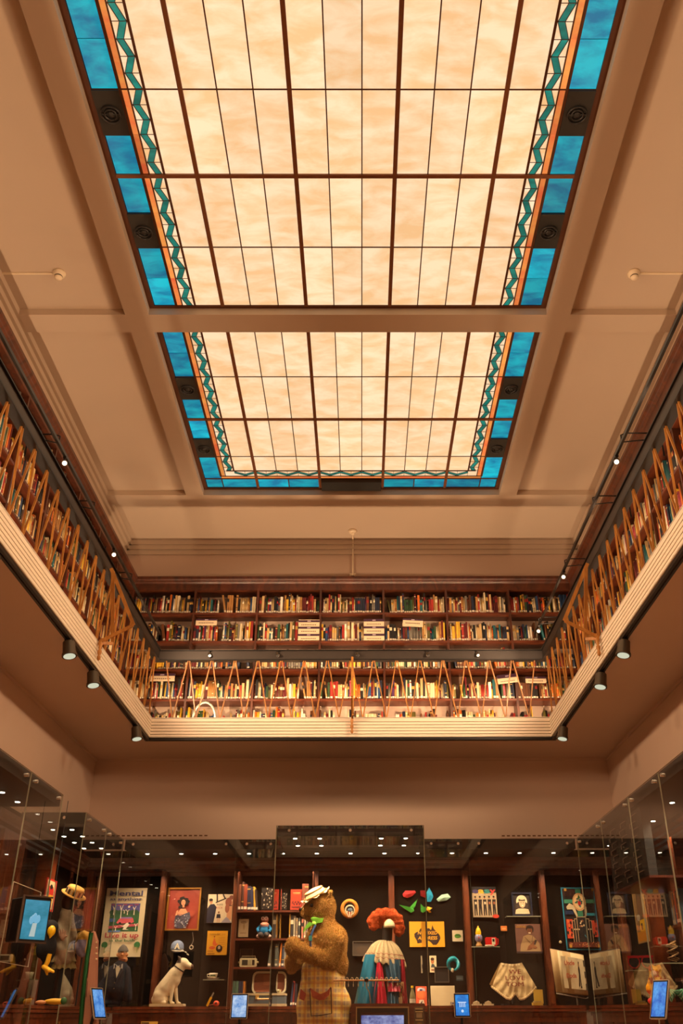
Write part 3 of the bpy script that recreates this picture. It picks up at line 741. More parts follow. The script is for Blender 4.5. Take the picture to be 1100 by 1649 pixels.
# plastic chair
p = at(331, 1150, 'Y', 11.38); t = thing('plastic_chair', 'white moulded plastic armchair on the far gallery floor', 'chair', (p.x, 11.40, 4.13), PI)
t.scale = (.62, .62, (at(331, 1133, 'Y', 11.40).z-4.13)/.565)
PLW = mat('white_plastic', lin('#8a8c7e'), .35)
m = MB(); m.bev((-.22, -.22, .22), (.22, .22, .25), .01); m.build('seat', PLW, t)
def arcpts(w, z0, z1, y, n=12): return [(w*math.cos(PI*i/n), y-.03*math.sin(PI*i/n), z0+(z1-z0)*math.sin(PI*i/n)) for i in range(n+1)]
m = MB(); m.tube(arcpts(.235, .24, .545, .2), .022, 8); m.build('backrest', PLW, t)
for k in range(0): m = MB(); x = -.12+k*.08; m.box((x-.015, .17, .40), (x+.015, .185, .53)); m.build('back_slat', PLW, t)
for sx in (-1, 1):
    m = MB(); m.tube([(sx*.25, .19, .26), (sx*.27, .05, .27), (sx*.26, -.2, .25)], .017, 8); m.build('armrest', PLW, t)
    for sy in (-1, 1): m = MB(); m.cyl((sx*.2, sy*.19, .23), (sx*.25, sy*.22, 0), .02, .016, 8); m.build('leg', PLW, t)
# ceiling sensors
for (x, y, nm) in ((-2.759, 6.401, 'left'), (2.751, 6.399, 'right')):
    t = thing('smoke_detector', 'white smoke detector with surface conduit on the %s ceiling coffer' % nm, 'smoke detector', (x, y, CFZ))
    WP = mat('white_detector', lin('#e6d3b4'), .4)
    m = MB(); m.lathe([(.001, 0), (.062, 0), (.062, -.018), (.05, -.03), (.05, -.04), (.001, -.04)], 0, 0, 24); m.build('base', WP, t)
    m = MB(); m.lathe([(.038, -.038), (.038, -.062), (.026, -.075), (.001, -.077)], 0, 0, 20); m.build('sensor_head', WP, t)
    m = MB(); m.lathe([(.039, -.046), (.0392, -.056)], 0, 0, 20); m.build('slots', BLACK, t)
    s = 1 if x > 0 else -1; m = MB(); m.box((min(s*.06, s*.56), -.009, -.014), (max(s*.06, s*.56), .009, 0)); m.build('conduit', WP, t)
t = thing('ceiling_camera', 'white sensor and dome camera joined by conduit above the far bookcase', 'camera', (.007, 11.62, CFZ))
m = MB(); m.lathe([(.001, 0), (.062, 0), (.062, -.02), (.045, -.045), (.001, -.045)], 0, 0, 24); m.build('sensor', WP, t)
m = MB(); m.lathe([(.03, -.045), (.025, -.07), (.001, -.07)], 0, 0, 16); m.build('sensor_head', WP, t)
m = MB(); m.tube([(0, .04, -.01), (0, .27, -.01), (0, .345, -.1), (0, .36, -.21), (0, .36, -.55)], .011, 8); m.build('conduit', WP, t)
m = MB(); m.box((-.045, .31, -.57), (.045, .40, -.55)); m.lathe([(.045, -.57), (.045, -.60)], 0, .33, 20); m.build('camera_mount', WP, t)
m = MB(); m.ball((0, .33, -.60), (.04, .04, .035), 16); m.build('dome', mat('smoked_dome', (.01, .01, .01), .08), t)
# ================================================================== SHOWCASES
CX, CY0, CZ = 2.69, 11.16, 2.83      # side case faces, back case face, top of the cases
CTR = 1.085                          # counter height
RZ = 2.72                            # underside of the case roofs
LED = emit('downlight_disc', lin('#fff0d2'), 14)
def downlight(x, y, z, lab, power=0, grp='downlights in the case roofs'):
    t = thing('downlight', lab, 'downlight', (x, y, z), 0, grp)
    m = MB(); m.cyl((0, 0, 0), (0, 0, -.012), .032, n=14); m.build('rim', BLACK, t)
    m = MB(); m.cyl((0, 0, -.0125), (0, 0, -.016), .022, n=14); m.build('disc', LED, t)
    if power: lamp('case_lamp', 'SPOT', (x, y, z-.03), (x, y+.12, z-1), power, CASEC, size=.02, angle=120, blend=.5)
def pane(par, a, b, z0, z1, t=.010, name='glass_panel', bolts=True, bz=None, bx=None):
    """upright toughened glass panel between plan points a and b"""
    a, b = Vector((*a, 0)), Vector((*b, 0)); d = (b-a); L = d.length; ang = math.atan2(d.y, d.x)
    m = MB(); m.box((0, -t/2, z0), (L, t/2, z1)); m.m = [1, 1, 0, 1, 0, 1]
    o = m.build(name, [GLASS, GEDGE], par, (a.x, a.y, 0)); o.rotation_euler = (0, 0, ang)
    if bolts:
        xs = bx if bx else ([.12, L-.12] if L < 1.4 else [.12, L/2, L-.12])
        for x in xs:
            m = MB(); m.cyl((x, -t/2-.012, z1-.055), (x, t/2+.02, z1-.055), .016, n=12); m.build('bolt', CHROME, o)
    return o
# --- joinery: counters, lining, pilasters and cornice along the walls
def counter(name, lab, x0, y0, x1, y1, face):
    t = thing(name, lab, 'cabinet')
    m = MB(); m.box((x0, y0, 0), (x1, y1, CTR-.10)); m.build('body', WOODD, t)
    # moulded edge: three stepped rails on the exposed face
    for k, (pz0, pz1, pr) in enumerate(((CTR-.03, CTR, .03), (CTR-.06, CTR-.036, .045), (CTR-.10, CTR-.066, .02))):
        m = MB()
        lo, hi = [x0, y0, pz0], [x1, y1, pz1]
        if face == '-y': lo[1] -= pr
        elif face == '+x': hi[0] += pr
        else: lo[0] -= pr
        m.box(lo, hi); m.build(('worktop', 'edge_moulding', 'under_moulding')[k], WOODD, t)
    n = max(1, int(((x1-x0) if face == '-y' else (y1-y0))/.95)); 
    for i in range(n):
        m = MB()
        if face == '-y': w = (x1-x0)/n; m.box((x0+i*w+.08, y0-.014, .2), (x0+(i+1)*w-.08, y0, CTR-.16))
        else:
            w = (y1-y0)/n; xx = (x1, x1+.014) if face == '+x' else (x0-.014, x0); m.box((xx[0], y0+i*w+.08, .2), (xx[1], y0+(i+1)*w-.08, CTR-.16))
        m.build('door_panel', WOODB, t)
    return t
counter('base_cabinet', 'long mahogany base cabinet with moulded top along the far wall', -2.6, 11.24, 2.6, 11.93, '-y')
counter('base_cabinet', 'mahogany base cabinet along the left wall under the showcases', -3.355, 4.5, -2.82, 11.9, '+x')
counter('base_cabinet', 'mahogany base cabinet along the right wall under the showcases', 2.82, 4.5, 3.355, 11.9, '-x')
m = MB(); m.box((-WX+.02, 11.94, CTR), (WX-.02, 12.01, RZ+.1)); struct('trim_20', m, BACKM)
for s, nm in ((-1, 21), (1, 22)): m = MB(); m.box((min(s*3.36, s*3.40), 4.5, CTR), (max(s*3.36, s*3.40), 11.94, RZ+.1)); struct('trim_%d' % nm, m, BACKM)
PIL = [(265, 1409), (382, 1409), (508, 1409), (630, 1409), (749, 1409), (872, 1409), (995, 1409), (146, 1409)]
PX_ = []
t0 = thing('panelling', 'mahogany pilasters and moulded cornice framing the far wall display', 'panelling')
for px, py in PIL:
    x = at(px, py, 'Y', 11.80).x; PX_.append(x); m = MB(); m.box((x-.035, 11.80, CTR), (x+.035, 11.94, 2.56)); m.box((x-.022, 11.785, CTR+.02), (x+.022, 11.80, 2.53)); m.build('pilaster', WOODP, t0)
def cornice(par, p0, p1, nrm):
    d = Vector(p1)-Vector(p0); n = Vector(nrm); z = Vector((0, 0, 1)); b = Vector(p0)
    pf = [(0, 2.52), (.02, 2.52), (.02, 2.56), (.05, 2.575), (.05, 2.60), (.085, 2.625), (.085, 2.65), (.12, 2.68), (.12, RZ), (0, RZ)]
    m = MB(); m.prism([b+n*u+z*v for u, v in pf], d); return m.build('cornice', WOODB, par)
cornice(t0, (-WX+.03, 11.94, 0), (WX-.03, 11.94, 0), (0, -1, 0))
for s, nm in ((-1, 'left'), (1, 'right')):
    t1 = thing('panelling', 'dark mahogany pilasters and cornice along the %s wall display' % nm, 'panelling')
    cornice(t1, (s*3.36, 4.6, 0), (s*3.36, 11.94, 0), (-s, 0, 0))
    for y in ((9.05, 10.35, 8.0, 6.9) if s < 0 else (9.35, 10.5, 8.2, 7.1)):
        m = MB(); w = .30 if (s < 0 and y == 9.05) else .07
        m.box((min(s*3.20, s*3.36), y-w, CTR), (max(s*3.20, s*3.36), y+w, 2.54)); m.build('pilaster', WOODD, t1)
# --- back case
def case_roof(par, x0, y0, x1, y1): m = MB(); m.box((x0, y0, RZ), (x1, y1, CZ)); return m.build('roof', BLACKM, par)
t = thing('back_showcase', 'long frameless glass showcase across the far wall', 'showcase')
case_roof(t, -2.67, CY0+.012, 2.67, 11.935)
js = sorted([-2.69] + [at(px, 1409, 'Y', CY0).x for px in (378, 757)] + [2.69])
j1, j2 = at(445.5, 1340, 'Y', CY0).x, at(682, 1340, 'Y', CY0).x
for a, b in ((-2.69, js[1]), (js[1], -.82), (.835, js[2]), (js[2], 2.69)): pane(t, (a+.002, CY0), (b-.002, CY0), .1, CZ)
n = 13
for i in range(n):
    x = -2.45+i*4.9/(n-1); downlight(x, 11.42, RZ, 'small round downlight, %s from left in the far showcase roof' % ORD[i], CASE_W)
m = MB(); m.box((-2.3, CY0-.0, CZ+.0), (-.9, WY, CZ+.006)) if False else None
# ventilation slots in the wall just above the case
for a, b, nm in ((138, 330, 'left'), (808, 965, 'right')):
    p0, p1 = at(a, 1346, 'Y', WY-.006), at(b, 1346, 'Y', WY-.006); t2 = thing('slotted_vent', 'row of small wall slots above the far showcase, %s side' % nm, 'vent', (p0.x, WY-.003, p0.z))
    m = MB(); m.box((-.02, -.004, -.03), (p1.x-p0.x+.02, .003, .03)); m.build('plate', PAINT, t2)
    x = 0
    while x < p1.x-p0.x: m = MB(); m.box((x, -.006, -.008), (x+.04, -.004, .008)); m.build('slot', mat('slot_dark', lin('#6a4630'), .8), t2); x += .066
# --- left cases
t = thing('left_showcase', 'nearest tall glass showcase against the left wall', 'showcase')
case_roof(t, -3.355, 4.8, -CX-.012, 8.675)
for a, b in ((4.8, 6.76), (6.765, 7.768), (7.772, 8.69)): pane(t, (-CX, b), (-CX, a), .1, CZ)
pane(t, (-3.355, 8.69), (-CX, 8.69), .1, CZ, bolts=False)
for i, y in enumerate((8.4, 8.0, 7.6, 7.1, 6.6, 6.1)): downlight(-3.0, y, RZ, 'small round downlight, %s from far end, nearest left showcase roof' % ORD[i], CASE_W*.5)
t = thing('corner_showcase', 'narrow glass showcase in the far left corner', 'showcase')
case_roof(t, -3.355, 9.53, -CX-.012, CY0); m = MB()
pane(t, (-3.355, 9.515), (-CX-.004, 9.515), .1, CZ, bx=[.45]); pane(t, (-CX, 11.15), (-CX, 10.36), .1, CZ); pane(t, (-CX, 10.355), (-CX, 9.515), .1, CZ)
for i, y in enumerate((9.8, 10.2, 10.6, 11.0)):
    for x in (-2.9, -3.1): downlight(x, y, RZ, 'small round downlight, %s from front, %s row, far left corner showcase' % (ORD[i], 'outer' if x > -3 else 'inner'), CASE_W*.8 if x > -3 else 0)
# --- right case
t = thing('right_showcase', 'long glass showcase against the right wall', 'showcase')
case_roof(t, CX+.012, 4.8, 3.355, CY0)
for a, b in ((4.8, 6.8), (6.805, 7.816), (7.82, 8.822), (8.826, 9.95), (9.955, 11.15)): pane(t, (CX, a), (CX, b), .1, CZ)
for i, y in enumerate((10.9, 10.4, 9.9, 9.4, 8.5, 8.1, 7.7, 7.2, 6.7, 6.2)): downlight(3.0+(.08 if i % 2 else 0), y, RZ, 'small round downlight, %s from far end, right showcase roof' % ORD[i], CASE_W)
# black slotted box hanging in the right case
t = thing('slotted_black_box', 'hanging black box with rows of slots in the right showcase', 'box', (3.02, 9.05, 0))
y0b, y1b = 8.66-9.05, 9.93-9.05; zb0, zb1 = at(1030, 1417, 'X', 2.74).z, 2.705
m = MB(); m.box((-.28, y0b, zb0), (-.20, y1b, zb1)); m.build('body', BLACKM, t); m = MB(); m.box((-.28, y0b, zb0-.02), (.28, y1b, zb0)); m.build('wooden_base', WOODS, t)
for r in range(9):
    for q in range(3):
        yy = y0b+.22+q*.40+(.06 if r % 2 else .0); zz = zb0+.02+r*(zb1-zb0-.03)/9; hh = (zb1-zb0)/9*.55
        m = MB(); m.box((-.284, yy-.09, zz), (-.280, yy+.09, zz+hh), (.002, .002, .002)); m.build('slot', VM, t)
        m = MB(); m.box((-.292, yy-.09, zz+hh), (-.278, yy+.09, zz+hh+.005), lin('#8a7868')); m.box((-.292, yy+.088, zz), (-.278, yy+.094, zz+hh), lin('#8a7868')); m.build('slot_lip', VM, t)
# --- central case
KX0, KX1, KY = -.802, .815, 10.275
t = thing('central_showcase', 'tall glass showcase standing forward at the centre of the far wall', 'showcase')
case_roof(t, KX0+.012, KY+.012, KX1-.012, CY0-.006)
pane(t, (KX0, KY), (KX1, KY), .1, CZ, bx=[.14, .81, 1.48]); pane(t, (KX0, CY0-.01), (KX0, KY+.006), .1, CZ, bolts=False); pane(t, (KX1, KY+.006), (KX1, CY0-.01), .1, CZ, bolts=False)
m = MB(); m.box((KX0+.01, KY+.01, 0), (KX1-.01, CY0, .12)); m.build('plinth', BLACKM, t)
for i, x in enumerate((-.6, -.33, .35, .62)):
    for y in (10.37, 10.85): downlight(x, y, RZ, 'small round downlight, %s from left, %s row, central showcase roof' % (ORD[i], 'front' if y < 10.5 else 'rear'), CASE_W*(1.5 if y < 10.5 else 1.4))
# ================================================================== PRINTS
class Cv:
    def __init__(s, w, h): s.w, s.h = w, h; s.mb = MB(); s.k = 0; s.tx = []
    def poly(s, pts, col):
        s.k += 1; y = -.0004*s.k; s.mb.add([((u-.5)*s.w, y, v*s.h) for u, v in pts], [list(range(len(pts)))], lin(col) if isinstance(col, str) else col); return s
    def rect(s, u0, v0, u1, v1, col): return s.poly([(u0, v0), (u1, v0), (u1, v1), (u0, v1)], col)
    def ell(s, cx, cy, rx, ry, col, n=18, a0=0, a1=2*PI): return s.poly([(cx+rx*math.cos(a0+(a1-a0)*i/n), cy+ry*math.sin(a0+(a1-a0)*i/n)) for i in range(n)], col)
    def line(s, pts, w, col):
        for (a, b), (c_, d) in zip(pts, pts[1:]):
            dx, dy = (c_-a)*s.w, (d-b)*s.h; L = math.hypot(dx, dy) or 1; nx, ny = -dy/L*w/2/s.w, dx/L*w/2/s.h
            s.poly([(a+nx, b+ny), (a-nx, b-ny), (c_-nx, d-ny), (c_+nx, d+ny)], col)
        return s
    def text(s, st, u, v, h, col, w=None, **k): s.tx.append((st, u, v, h, col, w, k)); return s
def poster(name, lab, cat, x0, x1, y0, y1, Y, base, fn, th=.012, frame=None, fw=.02, tilt=0, par=None, X=None):
    ym = (y0+y1)/2; a = at(x0, ym, 'Y', Y); b = at(x1, ym, 'Y', Y); zt = at((x0+x1)/2, y0, 'Y', Y).z; zb = at((x0+x1)/2, y1, 'Y', Y).z
    w, h = b.x-a.x, zt-zb
    t = thing(name, lab, cat, ((a.x+b.x)/2, Y, zb)); t.rotation_euler = (tilt, 0, 0)
    return sheet(t, w, h, base, fn, th, frame, fw)
def sheet(t, w, h, base, fn, th=.012, frame=None, fw=.02):
    m = MB(); m.box((-w/2, 0, 0), (w/2, th, h), lin(base)); m.build('board', VM, t)
    cv = Cv(w, h); cv.rect(0.002, .002, .998, .998, base); fn(cv)
    cv.mb.build('print', VP, t)
    for st, u, v, hh, col, tw, k in cv.tx: text(t, st, ((u-.5)*w, -.0004*cv.k-.001, v*h), hh*h, lin(col), w=(tw*w if tw else None), ext=.0004, **k)
    if frame:
        d = .018
        for lo, hi in (((-w/2-fw, -d, -fw), (w/2+fw, th, 0)), ((-w/2-fw, -d, h), (w/2+fw, th, h+fw)), ((-w/2-fw, -d, 0), (-w/2, th, h)), ((w/2, -d, 0), (w/2+fw, th, h))):
            m = MB(); m.box(lo, hi); m.build('frame_rail', frame, t)
    return t
GILT = mat('gilt_frame', lin('#a8752c'), .35, .4); BLKF = mat('black_frame', lin('#1c2030'), .35)
YB = 11.92
def p_mental(c):
    rd = random.Random(3)
    c.text('Mental', .5, .885, .075, '#3c3f66', .82, off=.0015); c.text('as anything', .5, .815, .042, '#3c3f66', .78, off=.0008)
    c.rect(.15, .36, .87, .77, '#4e4a86'); c.rect(.15, .36, .87, .64, '#2f5c34')
    for i in range(7): x = .19+i*.1; c.ell(x, .64, .06, .035, '#1f4a2c')
    c.ell(.6, .72, .03, .016, '#e9dcc0'); 
    for i in range(5): c.rect(.17+i*.14, .745-.01*(i % 2), .27+i*.14, .758-.01*(i % 2), '#a8465a')
    c.rect(.15, .50, .3, .55, '#44639a'); c.poly([(.15, .40), (.87, .44), (.87, .475), (.15, .44)], '#b8505a'); c.rect(.15, .355, .45, .375, '#5a7ab8')
    c.poly([(.33, .49), (.40, .55), (.72, .56), (.76, .50), (.70, .48), (.36, .475)], '#c8565c'); c.rect(.42, .545, .70, .57, '#8a6aa0'); c.ell(.42, .48, .03, .016, '#2a2030'); c.ell(.66, .48, .03, .016, '#2a2030')
    for x, z, h_ in ((.24, .6, .14), (.42, .55, .2), (.74, .6, .13), (.33, .37, .07), (.82, .38, .1), (.5, .62, .06), (.58, .60, .08)):
        c.poly([(x-.012, z), (x+.012, z), (x+.006, z+h_*.6), (x+.045, z+h_), (x+.03, z+h_), (x, z+h_*.7), (x-.035, z+h_*.95), (x-.045, z+h_*.9), (x-.008, z+h_*.55)], '#e2d8bc')
    c.poly([(.40, .455), (.50, .44), (.60, .49), (.66, .46), (.58, .40), (.66, .385), (.50, .385), (.53, .42)], '#dfd6bc')
    c.text('Live it up', .5, .275, .07, '#a8323e', .82, off=.0016); c.text('in the bush', .52, .215, .038, '#2c5a34', .62, off=.0008)
    for x in (.11, .90): c.ell(x, .17, .075, .045, '#2f6a36'); c.rect(x-.03, .06, x-.01, .14, '#c9b98c'); c.rect(x+.005, .06, x+.02, .14, '#8a9a5c')
poster('concert_poster', 'tall cream poster with blue and red hand lettering and a bush scene', 'poster', 166, 231.5, 1430, 1541, YB, '#c9b792', p_mental)
def p_lady(c):
    rd = random.Random(5)
    for i in range(26): c.ell(rd.random(), rd.random(), .12, .06, random.Random(i).choice(('#b4402c', '#a83424', '#bf4e38', '#c2583c'))) if 0 else None
    for i in range(14): u, v = rd.uniform(.24, .76), rd.uniform(.12, .88); c.ell(u, v, rd.uniform(.12, .22), rd.uniform(.05, .09), rd.choice(('#8e3422', '#88301f', '#943826', '#98402c')))
    for k in range(40): a = rd.uniform(0, 2*PI); r = rd.uniform(.04, .165); c.ell(.49+r*math.cos(a), .65+r*.95*math.sin(a), .05, .036, rd.choice(('#1c100c', '#2a1610', '#120a08')), 8)
    c.poly([(.42, .50), (.58, .50), (.66, .40), (.62, .30), (.40, .28), (.33, .40)], '#c98a64'); c.ell(.49, .655, .07, .075, '#cf9068'); c.rect(.47, .53, .54, .59, '#c0805a')
    c.ell(.462, .67, .016, .008, '#2a1610'); c.ell(.518, .67, .016, .008, '#2a1610'); c.ell(.49, .615, .024, .010, '#a02424')
    c.poly([(.28, .36), (.42, .32), (.58, .38), (.72, .42), (.76, .28), (.66, .12), (.62, .02), (.30, .02), (.24, .16)], '#4c4a58')
    for k in range(60): c.ell(rd.uniform(.28, .70), rd.uniform(.03, .36), .022, .012, rd.choice(('#8a8698', '#2a2834', '#c0b8b4', '#5a4a6a')), 6)
    c.poly([(.30, .44), (.36, .46), (.34, .34), (.27, .32)], '#c98a64')
poster('framed_portrait', 'gilt framed painting of a curly haired woman in a dark dress on red', 'picture', 271, 320, 1432, 1496, YB-.02, '#8c3222', p_lady, frame=GILT, fw=.018)
def p_kick(c):
    c.poly([(.0, 0), (.28, 0), (.34, .35), (.36, .55), (.26, .66), (.1, .64), (0, .5)], '#1d1c2c'); c.ell(.13, .74, .07, .085, '#b07a54'); c.ell(.12, .80, .08, .05, '#1a1210'); c.rect(.06, .75, .16, .775, '#0e0c0c')
    c.line([(.36, 1), (.38, .72)], .018, '#2a201c'); c.line([(.60, 1), (.68, .86)], .018, '#2a201c'); c.line([(.32, .70), (.74, .86)], .014, '#2a201c')
    c.text('INXS', .49, .60, .07, '#2a2424', .24); c.text('KICK', .49, .49, .07, '#a04038', .26)
    c.ell(.47, .36, .035, .04, '#8a5a40'); c.poly([(.38, .16), (.56, .16), (.54, .30), (.40, .30)], '#201a22'); c.poly([(.42, 0), (.45, 0), (.46, .16), (.41, .16)], '#c09a7a'); c.poly([(.49, 0), (.53, 0), (.53, .16), (.48, .16)], '#c09a7a')
    c.poly([(.78, .1), (.98, .1), (1, .5), (1, .75), (.84, .7), (.80, .4)], '#c48a5e'); c.ell(.84, .72, .13, .16, '#8a4a34'); c.ell(.80, .50, .09, .16, '#94543a'); c.ell(.94, .88, .08, .08, '#7a3e2c')
    c.poly([(.58, 0), (1, 0), (.86, .16), (.78, .2)], '#8a8088'); c.rect(.88, .58, .98, .61, '#3a201a')
poster('album_cover', 'square pale album cover with a man in dark clothes and wild haired face', 'album cover', 334, 374, 1440, 1486, YB-.01, '#cbb694', p_kick)
def p_sheet(c):
    c.text('Gumnut Ball', .36, .83, .075, '#4a2410', .5, shear=.2); c.text('by the', .80, .84, .035, '#8a4a1c', .14)
    c.poly([(.28, .48), (.36, .72), (.46, .48), (.58, .44), (.42, .36), (.30, .42)], '#d8602a'); c.ell(.28, .30, .15, .07, '#cc5626'); c.ell(.36, .76, .03, .03, '#8a4218')
    for k in range(5): c.rect(.58, .70-.09*k, .88, .715-.09*k, '#a86a1c')
    c.ell(.62, .27, .155, .145, '#2a1a12', 24); c.ell(.62, .30, .06, .08, '#c8b49a'); c.poly([(.50, .17), (.74, .17), (.68, .24), (.56, .24)], '#15100e')
    for k in range(2): c.rect(.06, .17-.035*k, .34, .185-.035*k, '#8a5216')
    c.rect(.06, .05, .42, .075, '#6a3a12')
poster('sheet_music', 'yellow sheet music cover with orange drawing and small round portrait', 'sheet music', 333, 366, 1499, 1538, YB-.01, '#d99a1e', p_sheet)
def p_abo(c):
    aus = [(.14, .52), (.20, .58), (.28, .62), (.30, .70), (.36, .76), (.44, .80), (.50, .72), (.56, .74), (.62, .66), (.66, .86), (.70, .70), (.78, .60), (.86, .46), (.88, .34), (.82, .18), (.76, .08), (.66, .08), (.60, .18), (.54, .24), (.44, .22), (.32, .16), (.22, .14), (.20, .26), (.14, .40)]
    c.poly(aus, '#33221c'); c.text('NO FIXED', .51, .49, .13, '#e0a228', .56, shear=.2, off=.001); c.text('ADDRESS', .51, .29, .13, '#e0a228', .56, shear=.2, off=.001)
poster('band_poster', 'yellow poster with black map of Australia and slanted lettering', 'poster', 659.5, 716, 1484, 1525, YB, '#d9981c', p_abo)
def p_easy(c):
    c.rect(0, .0, 1, .74, '#b49c78'); c.rect(0, .80, 1, 1, '#1a1512')
    for ch, u, col in (('e', .13, '#4a3c68'), ('a', .37, '#dfb022'), ('s', .61, '#2e8c84'), ('y', .85, '#c63226')): c.text(ch, u, .79, .17, col, .25, off=.003)
    c.text('THE EASYBEATS', .45, .725, .05, '#e0c69a', .8)
    rd = random.Random(4)
    for i in range(5):
        u = .12+.19*i; cc = rd.choice(('#1e1612', '#2c201a', '#4a2a1c')); c.poly([(u-.06, .05), (u-.02, .05), (u, .30), (u+.03, .06), (u+.07, .06), (u+.06, .38), (u+.08, .58), (u-.07, .58), (u-.06, .36)], cc); c.ell(u, .63, .035, .045, '#a87850'); c.ell(u, .665, .04, .03, '#1a100c'); c.rect(u-.03, .42, u+.05, .5, rd.choice(('#9a5a34', '#c8b48c', '#3a2a22')))
    c.ell(.92, .03, .14, .06, '#c03a24')
poster('album_cover', 'album cover with large multicoloured lettering over a standing group of five', 'album cover', 761, 800, 1428, 1477, YB-.01, '#b09872', p_easy)
def p_photo(c):
    c.ell(.5, .62, .33, .34, '#d8c49c'); c.ell(.5, .40, .37, .25, '#3a2c22'); c.ell(.52, .55, .19, .24, '#c2a880'); c.poly([(.3, .66), (.72, .66), (.66, .86), (.36, .86)], '#4a382a'); c.ell(.52, .80, .2, .08, '#d0bc94')
    c.ell(.45, .58, .03, .018, '#2a1e16'); c.ell(.59, .58, .03, .018, '#2a1e16'); c.ell(.53, .43, .06, .025, '#efe0c0'); c.poly([(.06, 0), (.94, 0), (.86, .24), (.60, .28), (.30, .28), (.12, .22)], '#cdb88e')
    for k in range(7): c.rect(.08+.12*k, .04, .14+.12*k, .07, '#e8d8b4')
poster('framed_photograph', 'black framed photograph of a smiling fair haired woman on a clear shelf', 'photograph', 827, 854, 1440, 1472, YB-.04, '#241a14', p_photo, frame=BLKF, fw=.02)
def p_man(c):
    c.text('MARCUS', .24, .93, .035, '#e0b070', .34); c.text('SAMUEL', .23, .875, .05, '#e0a01c', .40); c.poly([(.12, .0), (.95, 0), (.90, .35), (.66, .60), (.50, .64), (.30, .58), (.18, .30)], '#b08e62')
    c.ell(.57, .84, .155, .12, '#24140c'); c.ell(.66, .80, .06, .1, '#24140c'); c.ell(.56, .76, .105, .125, '#7c4a2c'); c.poly([(.45, .84), (.68, .84), (.64, .90), (.50, .90)], '#24140c'); c.ell(.55, .69, .055, .022, '#e8d4b4'); c.ell(.52, .79, .014, .01, '#1a0e08'); c.ell(.60, .79, .014, .01, '#1a0e08')
    c.poly([(.40, .10), (.58, .14), (.78, .38), (.70, .42), (.46, .24)], '#8a5434'); c.poly([(.50, .24), (.74, .14), (.82, .2), (.60, .32)], '#96603c'); c.line([(.34, .56), (.6, .3)], .006, '#7a5a3a'); c.line([(.66, .6), (.6, .3)], .006, '#7a5a3a')
    c.rect(0, 0, 1, .06, '#38282c'); c.poly([(.68, .30), (.74, .28), (.82, .44), (.74, .46)], '#3a2a28')
poster('album_cover', 'brown album cover of a smiling man in a tan shirt with folded arms', 'album cover', 831, 872, 1488, 1535, YB-.02, '#7c5648', p_man)
def p_stage(c):
    rd = random.Random(9)
    c.rect(.03, .02, .97, .98, '#1d1210'); c.rect(.03, .86, .97, .97, '#3a1c16')
    for k in range(40): c.rect(.08+.09*(k % 10), .875+.022*(k//10), .10+.09*(k % 10), .882+.022*(k//10), '#7a4a3a')
    c.rect(.05, .74, .97, .80, '#3f8a6c'); c.rect(.42, .5, .58, .97, '#2f7a5c')
    c.poly([(.1, .68), (.2, .74), (.34, .70), (.42, .54), (.38, .52), (.28, .64), (.12, .64)], '#cfba92'); c.poly([(.62, .52), (.66, .70), (.7, .68), (.7, .54)], '#cfba92'); c.rect(.68, .54, .95, .58, '#2a8fa0')
    c.rect(.05, .62, .3, .56, '#1e2c4c'); c.ell(.50, .76, .20, .145, '#c99a64', 28); c.ell(.50, .76, .16, .115, '#e0be88', 28)
    for k in range(22): a = rd.uniform(0, 2*PI); r = rd.uniform(.3, 1); c.ell(.5+.12*r*math.cos(a), .75+.07*r*math.sin(a), .022, .014, rd.choice(('#1f5c6c', '#2c6a3c', '#1a3c64', '#3a8c8c')), 8)
    c.ell(.5, .74, .045, .035, '#c0241c'); c.poly([(.46, .82), (.5, .88), (.54, .82)], '#33602c')
    c.rect(.05, .18, .24, .48, '#c84426'); c.rect(.80, .20, .96, .46, '#c84426')
    for k in range(14): c.ell(rd.choice((rd.uniform(.07, .22), rd.uniform(.82, .94))), rd.uniform(.2, .46), .03, .03, rd.choice(('#2a1210', '#e07030', '#401814')), 8)
    for k, (a, b, z) in enumerate(((.22, .80, .46), (.29, .73, .49), (.36, .64, .52))):
        c.rect(a, .10, b, z, '#d0ac7c'); c.rect(a+.012, .10, b-.012, z-.008, '#120c0a')
    for k in range(10): c.ell(rd.uniform(.42, .58), rd.uniform(.36, .48), .02, .016, rd.choice(('#cfa878', '#e0c490', '#8a5c3c')), 8)
    for x in (.27, .33, .40, .68, .75): c.ell(x, .32, .02, .012, '#dcc090', 8)
    c.poly([(.54, .22), (.62, .18), (.64, .14), (.56, .24)], '#2a6c7c'); c.rect(.05, .04, .96, .12, '#6a2c18')
    for k in range(50): c.ell(rd.uniform(.06, .95), rd.uniform(.045, .115), .012, .008, rd.choice(('#c86a34', '#3a1810', '#a04824', '#d89a5c')), 6)
    for u in (.06, .88):
        for v in (.93, .035): c.rect(u, v, u+.07, v+.045, '#c08a2c')
poster('theatre_poster', 'tall ornate stage poster with bright blue border and gold medallion', 'poster', 908, 962, 1429, 1530, YB, '#1f8fae', p_stage)
def small(name, lab, cat, x0, x1, y0, y1, base, fn=lambda c: None, Y=YB-.01, tilt=0): return poster(name, lab, cat, x0, x1, y0, y1, Y, base, fn, .008, tilt=tilt)
small('card', 'small pale card with green lettering right of the yellow poster', 'card', 728.5, 745.5, 1498, 1516, '#cdbd9c', lambda c: (c.ell(.5, .48, .3, .2, '#4f8a2c'), c.poly([(.25, .5), (.4, .62), (.75, .6), (.8, .5)], '#23501c'), c.poly([(.3, .3), (.8, .36), (.84, .5), (.5, .42)], '#3c7424')))
small('card', 'small orange card on the dark lining beside the framed photograph', 'card', 806.5, 816.5, 1491, 1499, '#d87c34', lambda c: c.rect(.2, .3, .8, .6, '#e8b070'))
